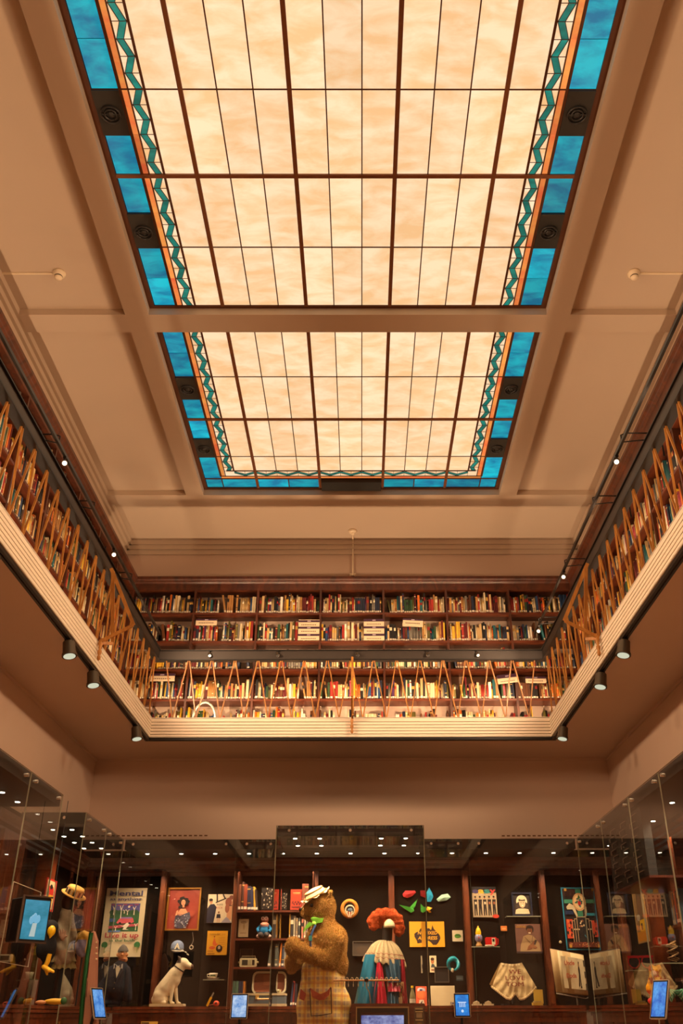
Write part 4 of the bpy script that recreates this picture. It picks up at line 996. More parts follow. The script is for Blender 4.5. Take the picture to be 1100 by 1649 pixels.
small('pamphlet', 'cream pamphlet with a portrait of a man in a suit', 'pamphlet', 692, 703, 1539, 1566, '#d6c196', lambda c: (c.ell(.42, .68, .25, .17, '#b06a3c'), c.ell(.42, .80, .27, .09, '#3a2014'), c.poly([(.15, .30), (.85, .30), (.62, .5), (.3, .5)], '#3a4444'), c.rect(.2, .1, .9, .2, '#8a5438')))
small('pamphlet', 'grey pamphlet with dark block and lettering beside the cream one', 'pamphlet', 678, 690, 1539, 1567, '#8c7e62', lambda c: (c.rect(.1, .25, .62, .5, '#2e2c38'), c.rect(.68, .26, .95, .48, '#4a4650'), c.rect(.12, .1, .9, .18, '#4a4438')))
def p_lines(c):
    for k in range(17): c.rect(.03, .06+.052*k, .97, .064+.052*k, '#8c7a58')
    c.poly([(.78, .10), (.98, .12), (.96, .26), (.77, .24)], '#c9b48c'); c.poly([(.80, .11), (.83, .11), (.84, .24), (.80, .24)], '#3a3050'); c.rect(.86, .14, .96, .22, '#3a3050')
small('manuscript_sheet', 'large cream sheet of closely ruled lines on the base cabinet', 'manuscript', 694, 733, 1587, 1622, '#cdbb92', p_lines, Y=11.6, tilt=-.12)
small('magazine', 'orange and white magazine leaning behind the old television', 'magazine', 670, 688, 1588, 1622, '#d85a34', lambda c: (c.ell(.42, .82, .3, .12, '#c9c6d0'), c.ell(.45, .6, .36, .22, '#e0703c'), c.poly([(.2, .1), (.8, .1), (.7, .35), (.3, .35)], '#d8c6a8'), c.rect(.35, .78, .6, .86, '#2c3c6c'), c.poly([(.38, .2), (.5, .1), (.6, .34)], '#3a3444')), Y=11.5, tilt=-.1)
def p_red(c): c.rect(.08, .06, .92, .94, '#c9b183'); c.ell(.5, .6, .3, .2, '#b8261c'); c.poly([(.2, .2), (.7, .15), (.8, .5), (.4, .5)], '#d8a028'); c.ell(.5, .75, .12, .08, '#1c1512'); c.poly([(.15, .4), (.3, .4), (.34, .6), (.18, .62)], '#2c7a5c'); c.rect(.3, .1, .7, .2, '#8a1c14')
a = at(81, 1466, 'X', -3.18); b_ = at(72, 1464, 'X', -3.18)
t = thing('small_poster', 'red bordered poster on the wooden pilaster at the left wall', 'poster', (-3.185, 9.05, 0), PI/2); zt, zb = at(81, 1414, 'X', -3.18).z, at(77, 1466, 'X', -3.18).z
t.location = (-3.185, at(81, 1440, 'X', -3.185).y, zb); sheet(t, .34, zt-zb, '#b3241a', p_red, .012)
def p_gold(c):
    c.rect(.06, .03, .94, .97, '#8a6a3c'); c.poly([(.3, .3), (.7, .3), (.8, .95), (.35, .95)], '#4c3a28'); c.ell(.55, .6, .2, .25, '#6c4c30'); c.rect(.06, .03, .94, .2, '#c9821c'); c.rect(.4, .2, .9, .4, '#e0b020'); c.rect(.2, .24, .36, .32, '#3c3c44'); c.ell(.35, .45, .16, .06, '#b0a088'); c.rect(.5, .22, .64, .34, '#2c2a30')
t = thing('film_poster', 'long gold bordered poster on the right wall beyond the slotted box', 'poster', (0, 0, 0), -PI/2)
zt, zb = at(1026, 1428, 'X', 3.19).z, at(1038, 1518, 'X', 3.19).z; t.location = (3.185, at(1031, 1475, 'X', 3.185).y, zb); sheet(t, .42, zt-zb, '#b08c50', p_gold, .012)
small('polaroid', 'small white edged photograph high on the right wall', 'photograph', 1061, 1073, 1436, 1451, '#cdbda0', lambda c: c.rect(.1, .25, .9, .92, '#1c1612'), Y=10.9)
small('yellow_card', 'small yellow card below the wall mounted screen', 'card', 47, 59, 1524, 1538, '#b07a1c', lambda c: c.ell(.5, .5, .2, .25, '#5a3a14'), Y=9.9)
small('standing_card', 'tall narrow pink and white folded card on the left base cabinet', 'card', 43, 57, 1578, 1620, '#b89c8c', lambda c: (c.poly([(.1, .05), (.5, .1), (.9, .3), (.5, .4), (.2, .3)], '#c8743c'), c.poly([(.3, .4), (.7, .4), (.5, .8)], '#8c7078'), c.rect(.1, .0, .8, .06, '#d8c0a0')), Y=9.9, tilt=-.1)
# colour the paper shapes on the back wall
def paper(lab, pts, col, fold=None, Y=YB-.01):
    q = [at(x, y, 'Y', Y) for x, y in pts]; cx = sum(p.x for p in q)/len(q); cz = sum(p.z for p in q)/len(q)
    m = MB(); n = len(q); vs = [(p.x-cx, 0, p.z-cz) for p in q]+[(0, -.03, 0)]
    m.add(vs, [(i, (i+1) % n, n) for i in range(n)], lin(col)); m.add([(x, .006, z) for x, y, z in vs[:n]], [list(range(n))], lin(col))
    for i in range(n):
        a_, b_ = vs[i], vs[(i+1) % n]; m.add([a_, b_, (b_[0], .006, b_[2]), (a_[0], .006, a_[2])], [(3, 2, 1, 0)], lin(col))
    tag(m.build('paper_bird', VM, None, (cx, Y, cz)), lab, 'paper bird', 'folded paper birds')
paper('red folded paper bird, leftmost and uppermost', [(648, 1440), (653, 1434), (668, 1434), (670, 1437), (664, 1443), (656, 1446), (650, 1444)], '#c02c2c')
paper('green folded paper bird with spread wings below the red one', [(643, 1457), (653, 1460), (661, 1461), (673, 1447), (669, 1459), (666, 1463), (667, 1467), (662, 1470), (656, 1466), (651, 1463)], '#4cb43c')
paper('bright blue folded paper bird behind the glass edge', [(687, 1437), (691, 1429), (696, 1438), (698, 1444), (694, 1452), (688, 1452)], '#1a9cc4')
paper('mint green folded paper dart, rightmost', [(703, 1448), (711, 1441), (721, 1439), (726, 1445), (719, 1450), (706, 1452)], '#a4c8ac')
paper('yellow folded paper bird above the yellow poster', [(688, 1460), (697, 1462), (692, 1466), (695, 1469), (692, 1470), (687, 1466)], '#e0a81c')
paper('pale green folded paper bird between two glass edges', [(678, 1461), (684, 1458), (685, 1466), (681, 1470), (678, 1467)], '#5c9c30')
paper('dull pink folded paper bird seen through the glass edge', [(678, 1437), (684, 1434), (686, 1442), (678, 1443)], '#9c3c50')
# ================================================================== EXHIBITS
def P(px, py, Y): return at(px, py, 'Y', Y)
# --- shelves and books in the second bay of the far wall display
YS0, YS1 = 11.56, 11.90
t = thing('display_shelves', 'mahogany shelves behind glass between the album covers and the bear', 'shelves')
xl = at(385, 1409, 'Y', 11.8).x+.03; xr = at(508, 1409, 'Y', 11.8).x-.02
SZ = [P(430, y, YS0).z for y in (1466, 1511, 1557)]
for z in SZ: m = MB(); m.box((xl, YS0, z-.022), (xr, 11.94, z)); m.box((xl, YS0-.006, z-.02), (xr, YS0, z-.002)); m.build('shelf', WOODS, t)
for x in (xl-.012, xr): m = MB(); m.box((x, YS0-.01, CTR), (x+.014, 11.94, 2.52)); m.build('side_board', WOODB, t)
def dbook(x0, x1, ytop, z, col, lab, lean=0, Y=11.62, d=.17, var=0, bi=0, grp='books on the display shelves'):
    a, b = P(x0, ytop, Y), P(x1, ytop, Y); w = b.x-a.x
    o = link('book', book_mesh(var, bi), None, ((a.x+b.x)/2, Y, z+abs(math.sin(lean))*w/2), (0, lean, 0), (w, d, a.z-z)); o.color = (*lin(col), 1); return tag(o, lab, 'book', grp)
Z4 = CTR
for i, (x0, x1, yt, cc, nm, ln) in enumerate(((385.5, 389.5, 1424, '#6a3a24', 'brown', 0), (390.5, 394, 1420, '#4a2a20', 'dark brown', 0), (394.5, 400, 1424, '#8c3c22', 'red brown', -.03), (400.5, 406, 1427, '#23263c', 'navy', -.05), (406, 410.5, 1429, '#2a2c48', 'thinner navy', -.05), (410.5, 414, 1428, '#c89a30', 'yellow spined', -.1), (414, 417, 1432, '#3a2c22', 'black', -.14))):
    dbook(x0, x1, yt, SZ[0], cc, '%s book on the top display shelf left of the black and white cover' % nm, ln, var=(0, 3)[i % 2])
def facecover(x0, x1, y0, y1, Y, base, fn, lab): return poster('book', lab, 'book', x0, x1, y0, y1, Y, base, fn, .02)
def p_bw(c):
    rd = random.Random(2)
    for k in range(60): c.ell(rd.random()*.94+.03, rd.random()*.94+.03, .05, .04, rd.choice(('#c8b898', '#1a1512', '#6c6050', '#14100e')), 7)
facecover(421, 439, 1430, 1465, 11.70, '#221c18', p_bw, 'face-out book with a black and white crowd cover on the top display shelf'); facecover(453, 462, 1438, 1465, 11.72, '#221c18', p_bw, 'half hidden black and white cover between the two red books')
def p_rb(c):
    c.rect(.2, .80, .85, .84, '#d89a5c'); c.rect(.25, .74, .8, .77, '#c8703c')
    for k in range(12): c.ell(.15+.065*k, .32+.07*math.sin(k*1.7), .05, .05, '#4a1410', 8)
    c.rect(.1, .1, .9, .16, '#5c1a12')
facecover(442, 453, 1432, 1465, 11.66, '#b0341c', p_rb, 'face-out red book left of the other red book, behind the glass edge'); facecover(468, 486, 1432, 1465, 11.68, '#b83a20', p_rb, 'face-out red book nearest the bear on the top display shelf')
dbook(487, 491, 1423, SZ[0], '#8a4a34', 'tall red brown book beside the face-out red book', Y=11.66); dbook(491, 497, 1423, SZ[0], '#7c4230', 'tallest brown book behind the bonnet of the bear', Y=11.66, var=3)
dbook(502, 506, 1434, SZ[0], '#c8b890', 'pale book just right of the tallest brown book', Y=11.66)
facecover(384, 400, 1480, 1509, 11.66, '#c8b08a', lambda c: (c.ell(.5, .82, .3, .08, '#9a7c58'), c.ell(.55, .58, .1, .18, '#b09468'), c.rect(.2, .2, .8, .23, '#8a6c4c')), 'cream card standing on the second display shelf')
for i, (x0, x1, yt, cc, nm) in enumerate(((444, 447, 1476, '#b8a888', 'cream'), (447.5, 450, 1476, '#d8cca8', 'white'), (450.3, 452, 1472, '#c8962c', 'slim gold'), (466.5, 468, 1472, '#c8962c', 'thin gold'), (468.5, 473, 1474, '#2c2824', 'black banded'), (473.5, 476, 1475, '#a89a80', 'grey buff'), (477, 480, 1478, '#8c7a64', 'buff'), (481, 484, 1477, '#3a3c3a', 'charcoal'), (486, 489, 1480, '#c87a5c', 'salmon'), (490, 493, 1479, '#b89a7c', 'tan'), (494, 499, 1477, '#8c8478', 'grey'))):
    dbook(x0, x1, yt, SZ[1], cc, '%s book on the second display shelf, %s' % (nm, 'left of the dark gap' if i < 3 else 'beside the arm of the bear'), var=(2, 0, 3, 1)[i % 4], bi=i % 3)
for i, (x0, x1, yt, cc, nm, ln) in enumerate(((432, 437, 1522, '#5c5c50', 'olive grey leaning', .12), (437.5, 441, 1517, '#8c8474', 'grey', 0), (442, 446, 1518, '#a08c70', 'buff', 0), (446.5, 449, 1517, '#c8b898', 'cream', 0), (450.5, 453, 1519, '#d07a28', 'orange', .05), (454, 457.5, 1520, '#2a3244', 'navy', .05), (458, 461, 1519, '#8c8c84', 'silver', 0), (462, 466, 1520, '#4a5048', 'dark green', 0))):
    dbook(x0, x1, yt, SZ[2], cc, '%s book on the third display shelf above the record player' % nm, ln, var=(0, 3)[i % 2])
for i, (x0, x1, yt, cc, nm) in enumerate(((374.5, 379, 1580, '#4c6c5c', 'sea green'), (379.5, 384, 1580, '#567866', 'paler green'), (384.5, 388, 1580, '#28304c', 'dark blue'), (388.5, 391, 1580, '#23304c', 'slim blue'), (391.5, 394.5, 1580, '#b8742c', 'orange brown'))):
    dbook(x0+.5, x1+.5, yt, CTR, cc, '%s book behind the left tablet on the base cabinet' % nm, Y=11.60)
for i, (x0, x1, yt, cc, nm, ln) in enumerate(((468, 471, 1582, '#2c3c5c', 'navy', .1), (472, 475, 1580, '#7c2420', 'red', 0), (475.5, 479, 1584, '#2a2430', 'black', 0))): dbook(x0, x1, yt, CTR, cc, '%s book between the record player and the bear' % nm, ln)
# doll in a blue jumper
q = P(425, 1509, 11.60); t = thing('knitted_doll', 'small brown doll in a blue jumper and glasses sitting on second display shelf', 'doll', (q.x, 11.62, SZ[1]))
blob('body', [('e', (0, 0, .09), (.06, .05, .055)), ('e', (0, -.01, .15), (.055, .045, .03))], .008, VF, lambda p: lin('#1c6c9c') if p[2] < .13 else lin('#c88c74'), 2, t)
blob('head', [('e', (0, 0, .21), (.045, .04, .045)), ('e', (0, -.035, .195), (.02, .015, .012))], .006, VF, lambda p: lin('#8a4a38') if p[2] < .225 else lin('#3a2018'), 2, t)
for s in (-1, 1):
    m = MB(); m.ball((s*.035, -.07, .035), (.035, .05, .033), 12, lin('#241c1a')); m.ball((s*.045, -.045, .025), (.045, .05, .025), 12, lin('#c8a89a')); m.build('boot', VM, t)
    m = MB(); m.lathe([(.018, 0), (.018, .004), (.014, .004), (.014, 0)], 0, 0, 12, lin('#c8b0a0'), M=Matrix.Translation((s*.02, -.042, .215)) @ Matrix.Rotation(PI/2, 4, 'X')); m.build('eyeglass', VG, t)
    m = MB(); m.tube([(s*.05, 0, .14), (s*.08, -.03, .10), (s*.06, -.06, .07)], .016, 8, lin('#1c6c9c')); m.build('sleeve', VF, t)
# cassette radio and dim frame
a, b = P(386, 1555, 11.62), P(414, 1539, 11.62); w = b.x-a.x
t = thing('portable_radio', 'small cream portable radio on the third display shelf', 'radio', ((a.x+b.x)/2, 11.63, SZ[2]))
m = MB(); m.bev((-w/2, -.03, 0), (w/2, .03, .095), .012, lin('#c8bc94')); m.build('body', VG, t)
m = MB(); m.box((-w*.36, -.034, .02), (-w*.02, -.03, .075), lin('#3a3830')); m.box((w*.02, -.034, .02), (w*.2, -.03, .075), lin('#a8a07c')); m.box((w*.24, -.034, .02), (w*.38, -.03, .075), lin('#2c2a24')); m.build('dial', VG, t)
for s in (-1, 1): m = MB(); m.cyl((s*w/2, 0, .05), (s*(w/2+.02), 0, .05), .012, n=10, col=lin('#b8a878')); m.build('knob', VG, t)
m = MB(); m.tube([(-w*.4, 0, .095), (-w*.4, 0, .115), (w*.4, 0, .115), (w*.4, 0, .095)], .004, 6, lin('#9a8c6c')); m.build('handle', VG, t)
poster('dark_picture', 'dark small framed picture behind the cream radio', 'picture', 387, 406, 1529, 1552, 11.80, '#241a12', lambda c: c.ell(.5, .5, .3, .3, '#33241a'), frame=mat('dull_frame', lin('#4a3828'), .5), fw=.008)
# suitcase record player
a, b = P(401, 1610, 11.52), P(460.5, 1610, 11.52); w = b.x-a.x; zt = P(430, 1565, 11.66).z-CTR
t = thing('record_player', 'open suitcase record player, blue grey with tan lining', 'record player', ((a.x+b.x)/2, 11.50, CTR))
m = MB(); m.bev((-w/2, -.15, .0), (w/2, .15, .13), .015, lin('#5c6c74')); m.build('case_base', VM, t)
m = MB(); m.box((-w/2-.004, -.156, .0), (w/2+.004, .152, .025), lin('#c8b890')); m.box((-w/2-.004, -.156, .108), (w/2+.004, .152, .13), lin('#c8b890')); m.build('cream_band', VM, t)
def rrect(w_, h_, r, n=5):
    o = []
    for cx, cz, a0 in ((w_/2-r, r, -PI/2), (w_/2-r, h_-r, 0), (-w_/2+r, h_-r, PI/2), (-w_/2+r, r, PI)):
        for i in range(n+1): a_ = a0+PI/2*i/n; o.append((cx+r*math.cos(a_), cz+r*math.sin(a_)))
    return o
M = Matrix.Translation((0, .15, .125)) @ Matrix.Rotation(-.12, 4, 'X'); wl = w*.94; hl = zt-.12
m = MB(); m.prism([(x, .03, z) for x, z in rrect(wl, hl, .06)], (0, .03, 0), lin('#6c7a80'), 0, M); m.build('lid', VM, t)
m = MB(); o1, o2 = rrect(wl, hl, .06), rrect(wl-.035, hl-.035, .05); n = len(o1)
vs = [M @ Vector((x, yy, z+(.0175 if k else 0))) for yy in (-.02, .03) for k, oo in enumerate((o1, o2)) for x, z in oo]
m.add(vs, [(i, (i+1) % n, n+(i+1) % n, n+i) for i in range(n)]+[(i, 2*n+i, 2*n+(i+1) % n, (i+1) % n) for i in range(n)]+[(n+i, n+(i+1) % n, 3*n+(i+1) % n, 3*n+i) for i in range(n)], lin('#c8bc98')); m.build('lid_rim', VM, t)
m = MB(); m.prism([(x, .022, z+.0175) for x, z in rrect(wl-.035, hl-.035, .05)], (0, .008, 0), lin('#7c3c18'), 0, M); m.box((-.07, .018, .09), (.07, .022, .2), lin('#8a4a24'), 0, M); m.build('lining', VM, t)
m = MB(); m.lathe([(.12, 0), (.12, .012), (.001, .012)], -.02, 0, 28, lin('#3a2a20')); m.build('turntable', VM, t, (0, 0, .13))
m = MB(); m.cyl((w*.3, .08, .13), (w*.3, .08, .17), .022, n=12, col=lin('#b8a878')); m.tube([(w*.3, .08, .165), (w*.22, -.02, .16), (w*.1, -.05, .15)], .008, 6, lin('#d0c4a0')); m.build('tone_arm', VG, t)
m = MB(); m.tube([(-.09, -.157, .085), (-.09, -.19, .07), (.06, -.19, .07), (.06, -.157, .085)], .009, 8, lin('#d8b878')); m.build('handle', VG, t)
for x in (-.1, .07): m = MB(); m.box((x-.018, -.165, .07), (x+.018, -.152, .115), lin('#c8a058')); m.build('latch', VG, t)
# --- sitting dog
q = P(270, 1619, 11.5); DW = lin('#d8c6a2')
t = thing('dog_statue', 'cream plaster statue of a sitting dog with dark ears on a slab', 'statue', (q.x, 11.5, CTR))
S = .0071   # metres per photo pixel here
def D(px, py, y=0): return ((px-270)*S, y, (1620-py)*S)
m = MB(); m.bev((-.19, -.09, 0), (.19, .09, .028), .006, lin('#cbb892')); m.build('slab', VM, t)
def dogc(p):
    x, y, z = p
    if z > .44 and x < .115: return lin('#4a3626')
    if x > .232: return lin('#5a3c28')
    return DW
pr = [('e', D(259, 1600), (.09, .085, .115), (0, .35, 0)), ('e', D(257, 1610), (.10, .09, .07)), ('c', D(263, 1594), D(277, 1573), .088, .072), ('e', D(278, 1581), (.068, .068, .10), (0, .25, 0)), ('c', D(279, 1574), D(285, 1563), .072, .062), ('e', D(288, 1558.5), (.075, .06, .062)), ('c', D(292, 1560), D(302, 1563), .045, .032), ('e', D(304, 1561.5), (.016, .016, .014))]
for s in (-1, 1):
    pr += [('c', D(277+s, 1588, s*.035), D(279+s*4, 1612, s*.035), .028, .018), ('e', D(282+s*4, 1615, s*.035), (.032, .02, .016)), ('c', D(284, 1553, s*.030), D(281, 1548, s*.042), .020, .010), ('e', D(256, 1604, s*.06), (.07, .03, .055)), ('e', D(264, 1614.5, s*.065), (.045, .02, .016))]
blob('body', pr, .009, VM, dogc, 5, t)
m = MB(); M = Matrix.Translation(D(283.5, 1566)) @ Matrix.Rotation(.55, 4, 'Y'); m.lathe([(.070, -.007), (.076, 0), (.070, .007)], 0, 0, 24, lin('#3a2418'), M=M); m.build('collar', VM, t)
for s in (-1, 1): m = MB(); m.ball(D(292, 1555.5, -.038 if s < 0 else .038), .007, 8, lin('#140e0a')); m.build('eye', VG, t)
# --- cap, pendant, cup, small things of the same bay
q = P(285, 1533, YB-.06); t = thing('baseball_cap', 'pale blue baseball cap bearing a white letter A', 'cap', (q.x, YB-.06, q.z))
blob('crown', [('e', (0, 0, .06), (.078, .07, .068)), ('e', (0, 0, .04), (.08, .075, .05))], .008, VF, lambda p: lin('#7c8aa4') if p[0] < .03 or p[2] > .03 else lin('#a8b0bc'), 3, t)
m = MB(); m.prism([(-.05, -.07, .01), (0, -.13, -.002), (.06, -.13, -.004), (.098, -.05, .0), (.07, -.02, .014)], (0, 0, .008), lin('#c8c0ac')); m.build('peak', VF, t)
text(t, 'A', (.012, -.078, .03), .06, lin('#e8dcc0'), off=.003, ext=.003)
t = thing('pendant', 'silver pendant hanging on a beaded chain right of the cap', 'pendant', (P(308, 1526, YB-.03).x, YB-.03, P(308, 1526, YB).z))
m = MB()
for k in range(12): m.ball((.012*math.sin(k*.4)-.0+.004*k*.3, 0, .03+.012*k), .0045, 6, lin('#c8bca4'))
m.build('chain', VG, t); m = MB(); m.lathe([(.02, -.003), (.027, 0), (.02, .003), (.014, 0), (.02, -.003)], 0, 0, 18, lin('#b8a88c'), M=Matrix.Rotation(PI/2, 4, 'X')); m.build('ring', VG, t)
for k in (0, 1): m = MB(); m.ball((-.03+.035*k, 0, -.075-.008*k), (.018, .006, .008), 10, lin('#d8ccb0'), M=Matrix.Rotation(.5, 4, 'Y')); m.build('charm', VG, t)
def clearshelf(x0, x1, y, Y, lab, d=.16):
    a, b = P(x0, y, Y), P(x1, y, Y); m = MB(); m.box((a.x, Y, a.z-.010), (b.x, Y+d, a.z)); m.m = [0, 0, 1, 1, 0, 1]
    return tag(m.build('clear_shelf', [ACRY, GEDGE]), lab, 'shelf'), a.z
_, zc = clearshelf(327, 361, 1577, 11.75, 'clear acrylic shelf under the cup and saucer', .18)
q = P(343, 1577, 11.82); t = thing('cup_and_saucer', 'white cup and saucer on a clear shelf', 'cup', (q.x, 11.83, zc))
WH = lin('#ddd0b4')
m = MB(); m.lathe([(.001, 0), (.035, 0), (.072, .012), (.074, .016), (.03, .008), (.001, .008)], 0, 0, 24, WH); m.build('saucer', VG, t)
m = MB(); m.lathe([(.001, .01), (.025, .01), (.045, .03), (.052, .068), (.048, .068), (.04, .03), (.001, .02)], 0, 0, 24, WH); m.box((-.03, -.052, .034), (.03, -.047, .05), lin('#4a5a3c')); m.build('cup', VG, t)
m = MB(); m.tube([(-.048, 0, .055), (-.072, 0, .055), (-.07, 0, .03), (-.044, 0, .028)], .005, 6, WH); m.build('handle', VG, t)
q = P(334, 1610, 11.45); t = thing('yellow_hand_tool', 'yellow handled tool leaning upright beside the orange toy', 'tool', (q.x, 11.45, CTR+.004), 0)
t.rotation_euler = (0, .45, 0); m = MB(); m.bev((-.012, -.01, 0), (.012, .01, .10), .004, lin('#e0a81c')); m.build('handle', VG, t); m = MB(); m.box((-.008, -.004, .10), (.008, .004, .15), lin('#8c8474')); m.build('blade', VG, t)
t = thing('orange_toy', 'small round orange and red toy on the base cabinet by the left tablet', 'toy', (P(348, 1620, 11.45).x, 11.45, CTR))
m = MB(); m.ball((0, 0, .03), (.036, .03, .03), 14, lin('#c8482c')); m.ball((.0, -.028, .034), (.012, .008, .012), 10, lin('#3a1410')); m.build('body', VG, t); m = MB(); m.cyl((-.03, 0, .02), (-.10, 0, .008), .008, .004, 8, lin('#7c3c28')); m.build('tail', VG, t)
# --- puppet in a dark suit
q = P(185, 1618, 11.45); t = thing('puppet', 'wooden headed puppet in a dark suit, bow tie and pointed grey hat', 'puppet', (q.x, 11.42, CTR))
def U(px, py, y=0): return ((px-186)*S*.985, y, (1617-py)*S)
SU = lin('#23242c'); rr = random.Random(8)
def folds(p): return .005*math.sin(p[0]*34+p[2]*12)
blob('suit', [('c', U(188, 1562), U(186, 1590), .085, .125), ('e', U(186, 1598), (.15, .08, .10)), ('c', U(176, 1566), U(163, 1592), .05, .06), ('c', U(199, 1566), U(204, 1600), .05, .06), ('e', U(181, 1612), (.11, .07, .04)), ('e', U(162, 1600), (.05, .05, .06)), ('e', U(206, 1606), (.05, .045, .04))], .011, VF, lambda p: SU, 4, t, disp=folds)
m = MB()
for s in (-1, 1): m.prism([U(189, 1586, -.135), U(189+s*9, 1562, -.09), U(189+s*6, 1557, -.085), U(189+s*1, 1576, -.13)], (0, -.008, 0), lin('#2e303a'))
m.build('lapel', VF, t); m = MB(); m.prism([U(184, 1560, -.088), U(194, 1560, -.088), U(189, 1577, -.125)], (0, -.006, 0), lin('#cfc0a4')); m.build('shirt_front', VF, t)
m = MB()
for s in (-1, 1): m.prism([U(189, 1560, -.105), U(189+s*7, 1556.5, -.10), U(189+s*7, 1564, -.10)], (0, -.014, 0), lin('#b8b4ac')); m.prism([U(189+s*3, 1558.6, -.12), U(189+s*5, 1557.6, -.12), U(189+s*5, 1563, -.12), U(189+s*3, 1562, -.12)], (0, -.003, 0), lin('#3a3c48'))
m.build('bow_tie', VF, t)
for z in (1584, 1592): m = MB(); m.ball(U(188, z, -.16), .008, 8, lin('#6a5a48')); m.build('button', VG, t)
SK = lin('#c48452')
blob('head', [('e', U(190, 1543), (.055, .055, .06)), ('e', U(193, 1550), (.045, .05, .035)), ('e', U(192, 1543, -.058), (.012, .02, .014)), ('e', U(182, 1543, -.02), (.012, .01, .018)), ('e', U(199, 1543, -.02), (.012, .01, .018)), ('c', U(190, 1552), U(190, 1560), .035, .045)], .007, VM, lambda p: SK, 2, t)
m = MB()
for x in (187.5, 195): m.ball(U(x, 1540, -.052), .007, 8, lin('#e8dcc0')); m.ball(U(x, 1540, -.058), .004, 6, lin('#1a120c'))
m.build('eyes', VG, t); m = MB(); m.prism([U(186, 1549.5, -.058), U(198, 1549.5, -.05), U(197, 1551.5, -.052), U(187, 1551.5, -.058)], (0, .004, 0), lin('#6a2418')); m.build('mouth', VM, t)
m = MB(); m.lathe([(.062, 0), (.058, .02), (.04, .05), (.012, .075), (.001, .078)], 0, 0, 20, lin('#5a544e'), M=Matrix.Translation(U(190.5, 1538.5)) @ Matrix.Rotation(-.08, 4, 'Y')); m.build('hat', VF, t)
m = MB(); m.box((-.06, -.06, 0), (.06, .06, .02), lin('#14100e')); m.cyl((0, 0, .02), (0, 0, .12), .02, n=8, col=lin('#14100e')); m.build('stand', VM, t)
# --- BEAR COSTUME
YBR = 10.74
BB0 = P(520, 1640, YBR)
t = thing('bear_costume', 'big brown bear costume in yellow checked trousers with bonnet and green bow', 'costume', (BB0.x, YBR, .12))
def B(px, py, y=0): q = P(px, py, YBR+y); return (q.x-BB0.x, y, q.z-.12)
fb = lambda p: lin('#8c6024')
rb = random.Random(12)
body = [('e', B(518, 1461), (.155, .155, .175)), ('c', B(508, 1465), B(495, 1468), .12, .075), ('e', B(491, 1467), (.05, .055, .05)), ('c', B(518, 1478), B(520, 1500), .13, .16), ('e', B(528, 1522), (.205, .20, .25)), ('e', B(525, 1552), (.235, .22, .22)), ('e', B(541, 1512, -.04), (.12, .14, .14)), ('e', B(512, 1520), (.14, .18, .2)),
        ('c', B(543, 1516, -.15), B(530, 1549, -.19), .095, .085), ('c', B(530, 1549, -.19), B(496, 1534, -.20), .085, .078), ('c', B(496, 1534, -.20), B(474, 1527, -.18), .078, .085), ('e', B(472, 1524, -.17), (.085, .08, .10)),
        ('c', B(505, 1520, .16), B(482, 1545, .12), .09, .08), ('c', B(482, 1545, .12), B(473, 1548, .02), .08, .08), ('e', B(470, 1549, .0), (.075, .075, .115)), ('e', B(531, 1437, -.11), (.03, .03, .035)), ('e', B(531, 1437, .11), (.03, .03, .035))]
hd = blob('body', body, .02, FUR, lambda p: [v*(.85+.3*rb.random()) for v in lin('#a87c3a')], 4, t, disp=lambda p: .004*math.sin(p[0]*60+p[1]*37)*math.cos(p[2]*55))
# short fur laid over the body
def furcoat(o, parent, n, L, w, cols, name='fur', down=.7, zmin=-9):
    me_ = o.data; nvv = len(me_.polygons); rd = np.random.default_rng(5)
    co = np.zeros(len(me_.vertices)*3, np.float32); me_.vertices.foreach_get('co', co); co = co.reshape(-1, 3)
    cen = np.zeros(nvv*3, np.float32); me_.polygons.foreach_get('center', cen); cen = cen.reshape(-1, 3)
    no = np.zeros(nvv*3, np.float32); me_.polygons.foreach_get('normal', no); no = no.reshape(-1, 3)
    ar = np.zeros(nvv, np.float32); me_.polygons.foreach_get('area', ar)
    ar = ar*(cen[:, 2] > zmin)
    ix = rd.choice(nvv, n, p=ar/ar.sum()); side = math.sqrt(float(ar.max()))
    nn = no[ix]; c0 = cen[ix]; r = rd.normal(size=(n, 3)).astype(np.float32); tang = np.cross(nn, r); tang /= np.linalg.norm(tang, axis=1)[:, None]+1e-6
    tg2 = np.cross(nn, tang); c0 = c0+tang*rd.uniform(-.5, .5, (n, 1))*side+tg2*rd.uniform(-.5, .5, (n, 1))*side
    d = nn*.8+np.array([0, 0, -down])+r*.28; d /= np.linalg.norm(d, axis=1)[:, None]; l = L*rd.uniform(.6, 1.25, (n, 1))
    V_ = np.stack([c0-tang*w-nn*.003, c0+tang*w-nn*.003, c0+d*l], 1).reshape(-1, 3)
    b = bpy.data.meshes.new(name); b.vertices.add(n*3); b.vertices.foreach_set('co', V_.ravel().astype(np.float32)); b.loops.add(n*3); b.loops.foreach_set('vertex_index', np.arange(n*3, dtype=np.int32))
    b.polygons.add(n); b.polygons.foreach_set('loop_start', np.arange(0, n*3, 3, dtype=np.int32)); b.polygons.foreach_set('loop_total', np.full(n, 3, np.int32)); b.materials.append(VF)
    ca_ = b.color_attributes.new('Col', 'FLOAT_COLOR', 'CORNER'); cc_ = np.ones((n*3, 4), np.float32); pal = np.array([lin(q) for q in cols]); cc_[:, :3] = np.repeat(pal[rd.integers(0, len(pal), n)], 3, 0); ca_.data.foreach_set('color', cc_.ravel()); b.update(calc_edges=True)
    return tag(link(name, b, parent), kind='stuff')
furcoat(hd, t, 90000, .019, .0021, ('#c4964c', '#b2843c', '#d2a862', '#9c7232', '#ba8c48'), zmin=.55)
m = MB(); m.ball(B(485.5, 1465, 0), (.03, .036, .026), 12, lin('#1a120c')); m.build('nose', VG, t)
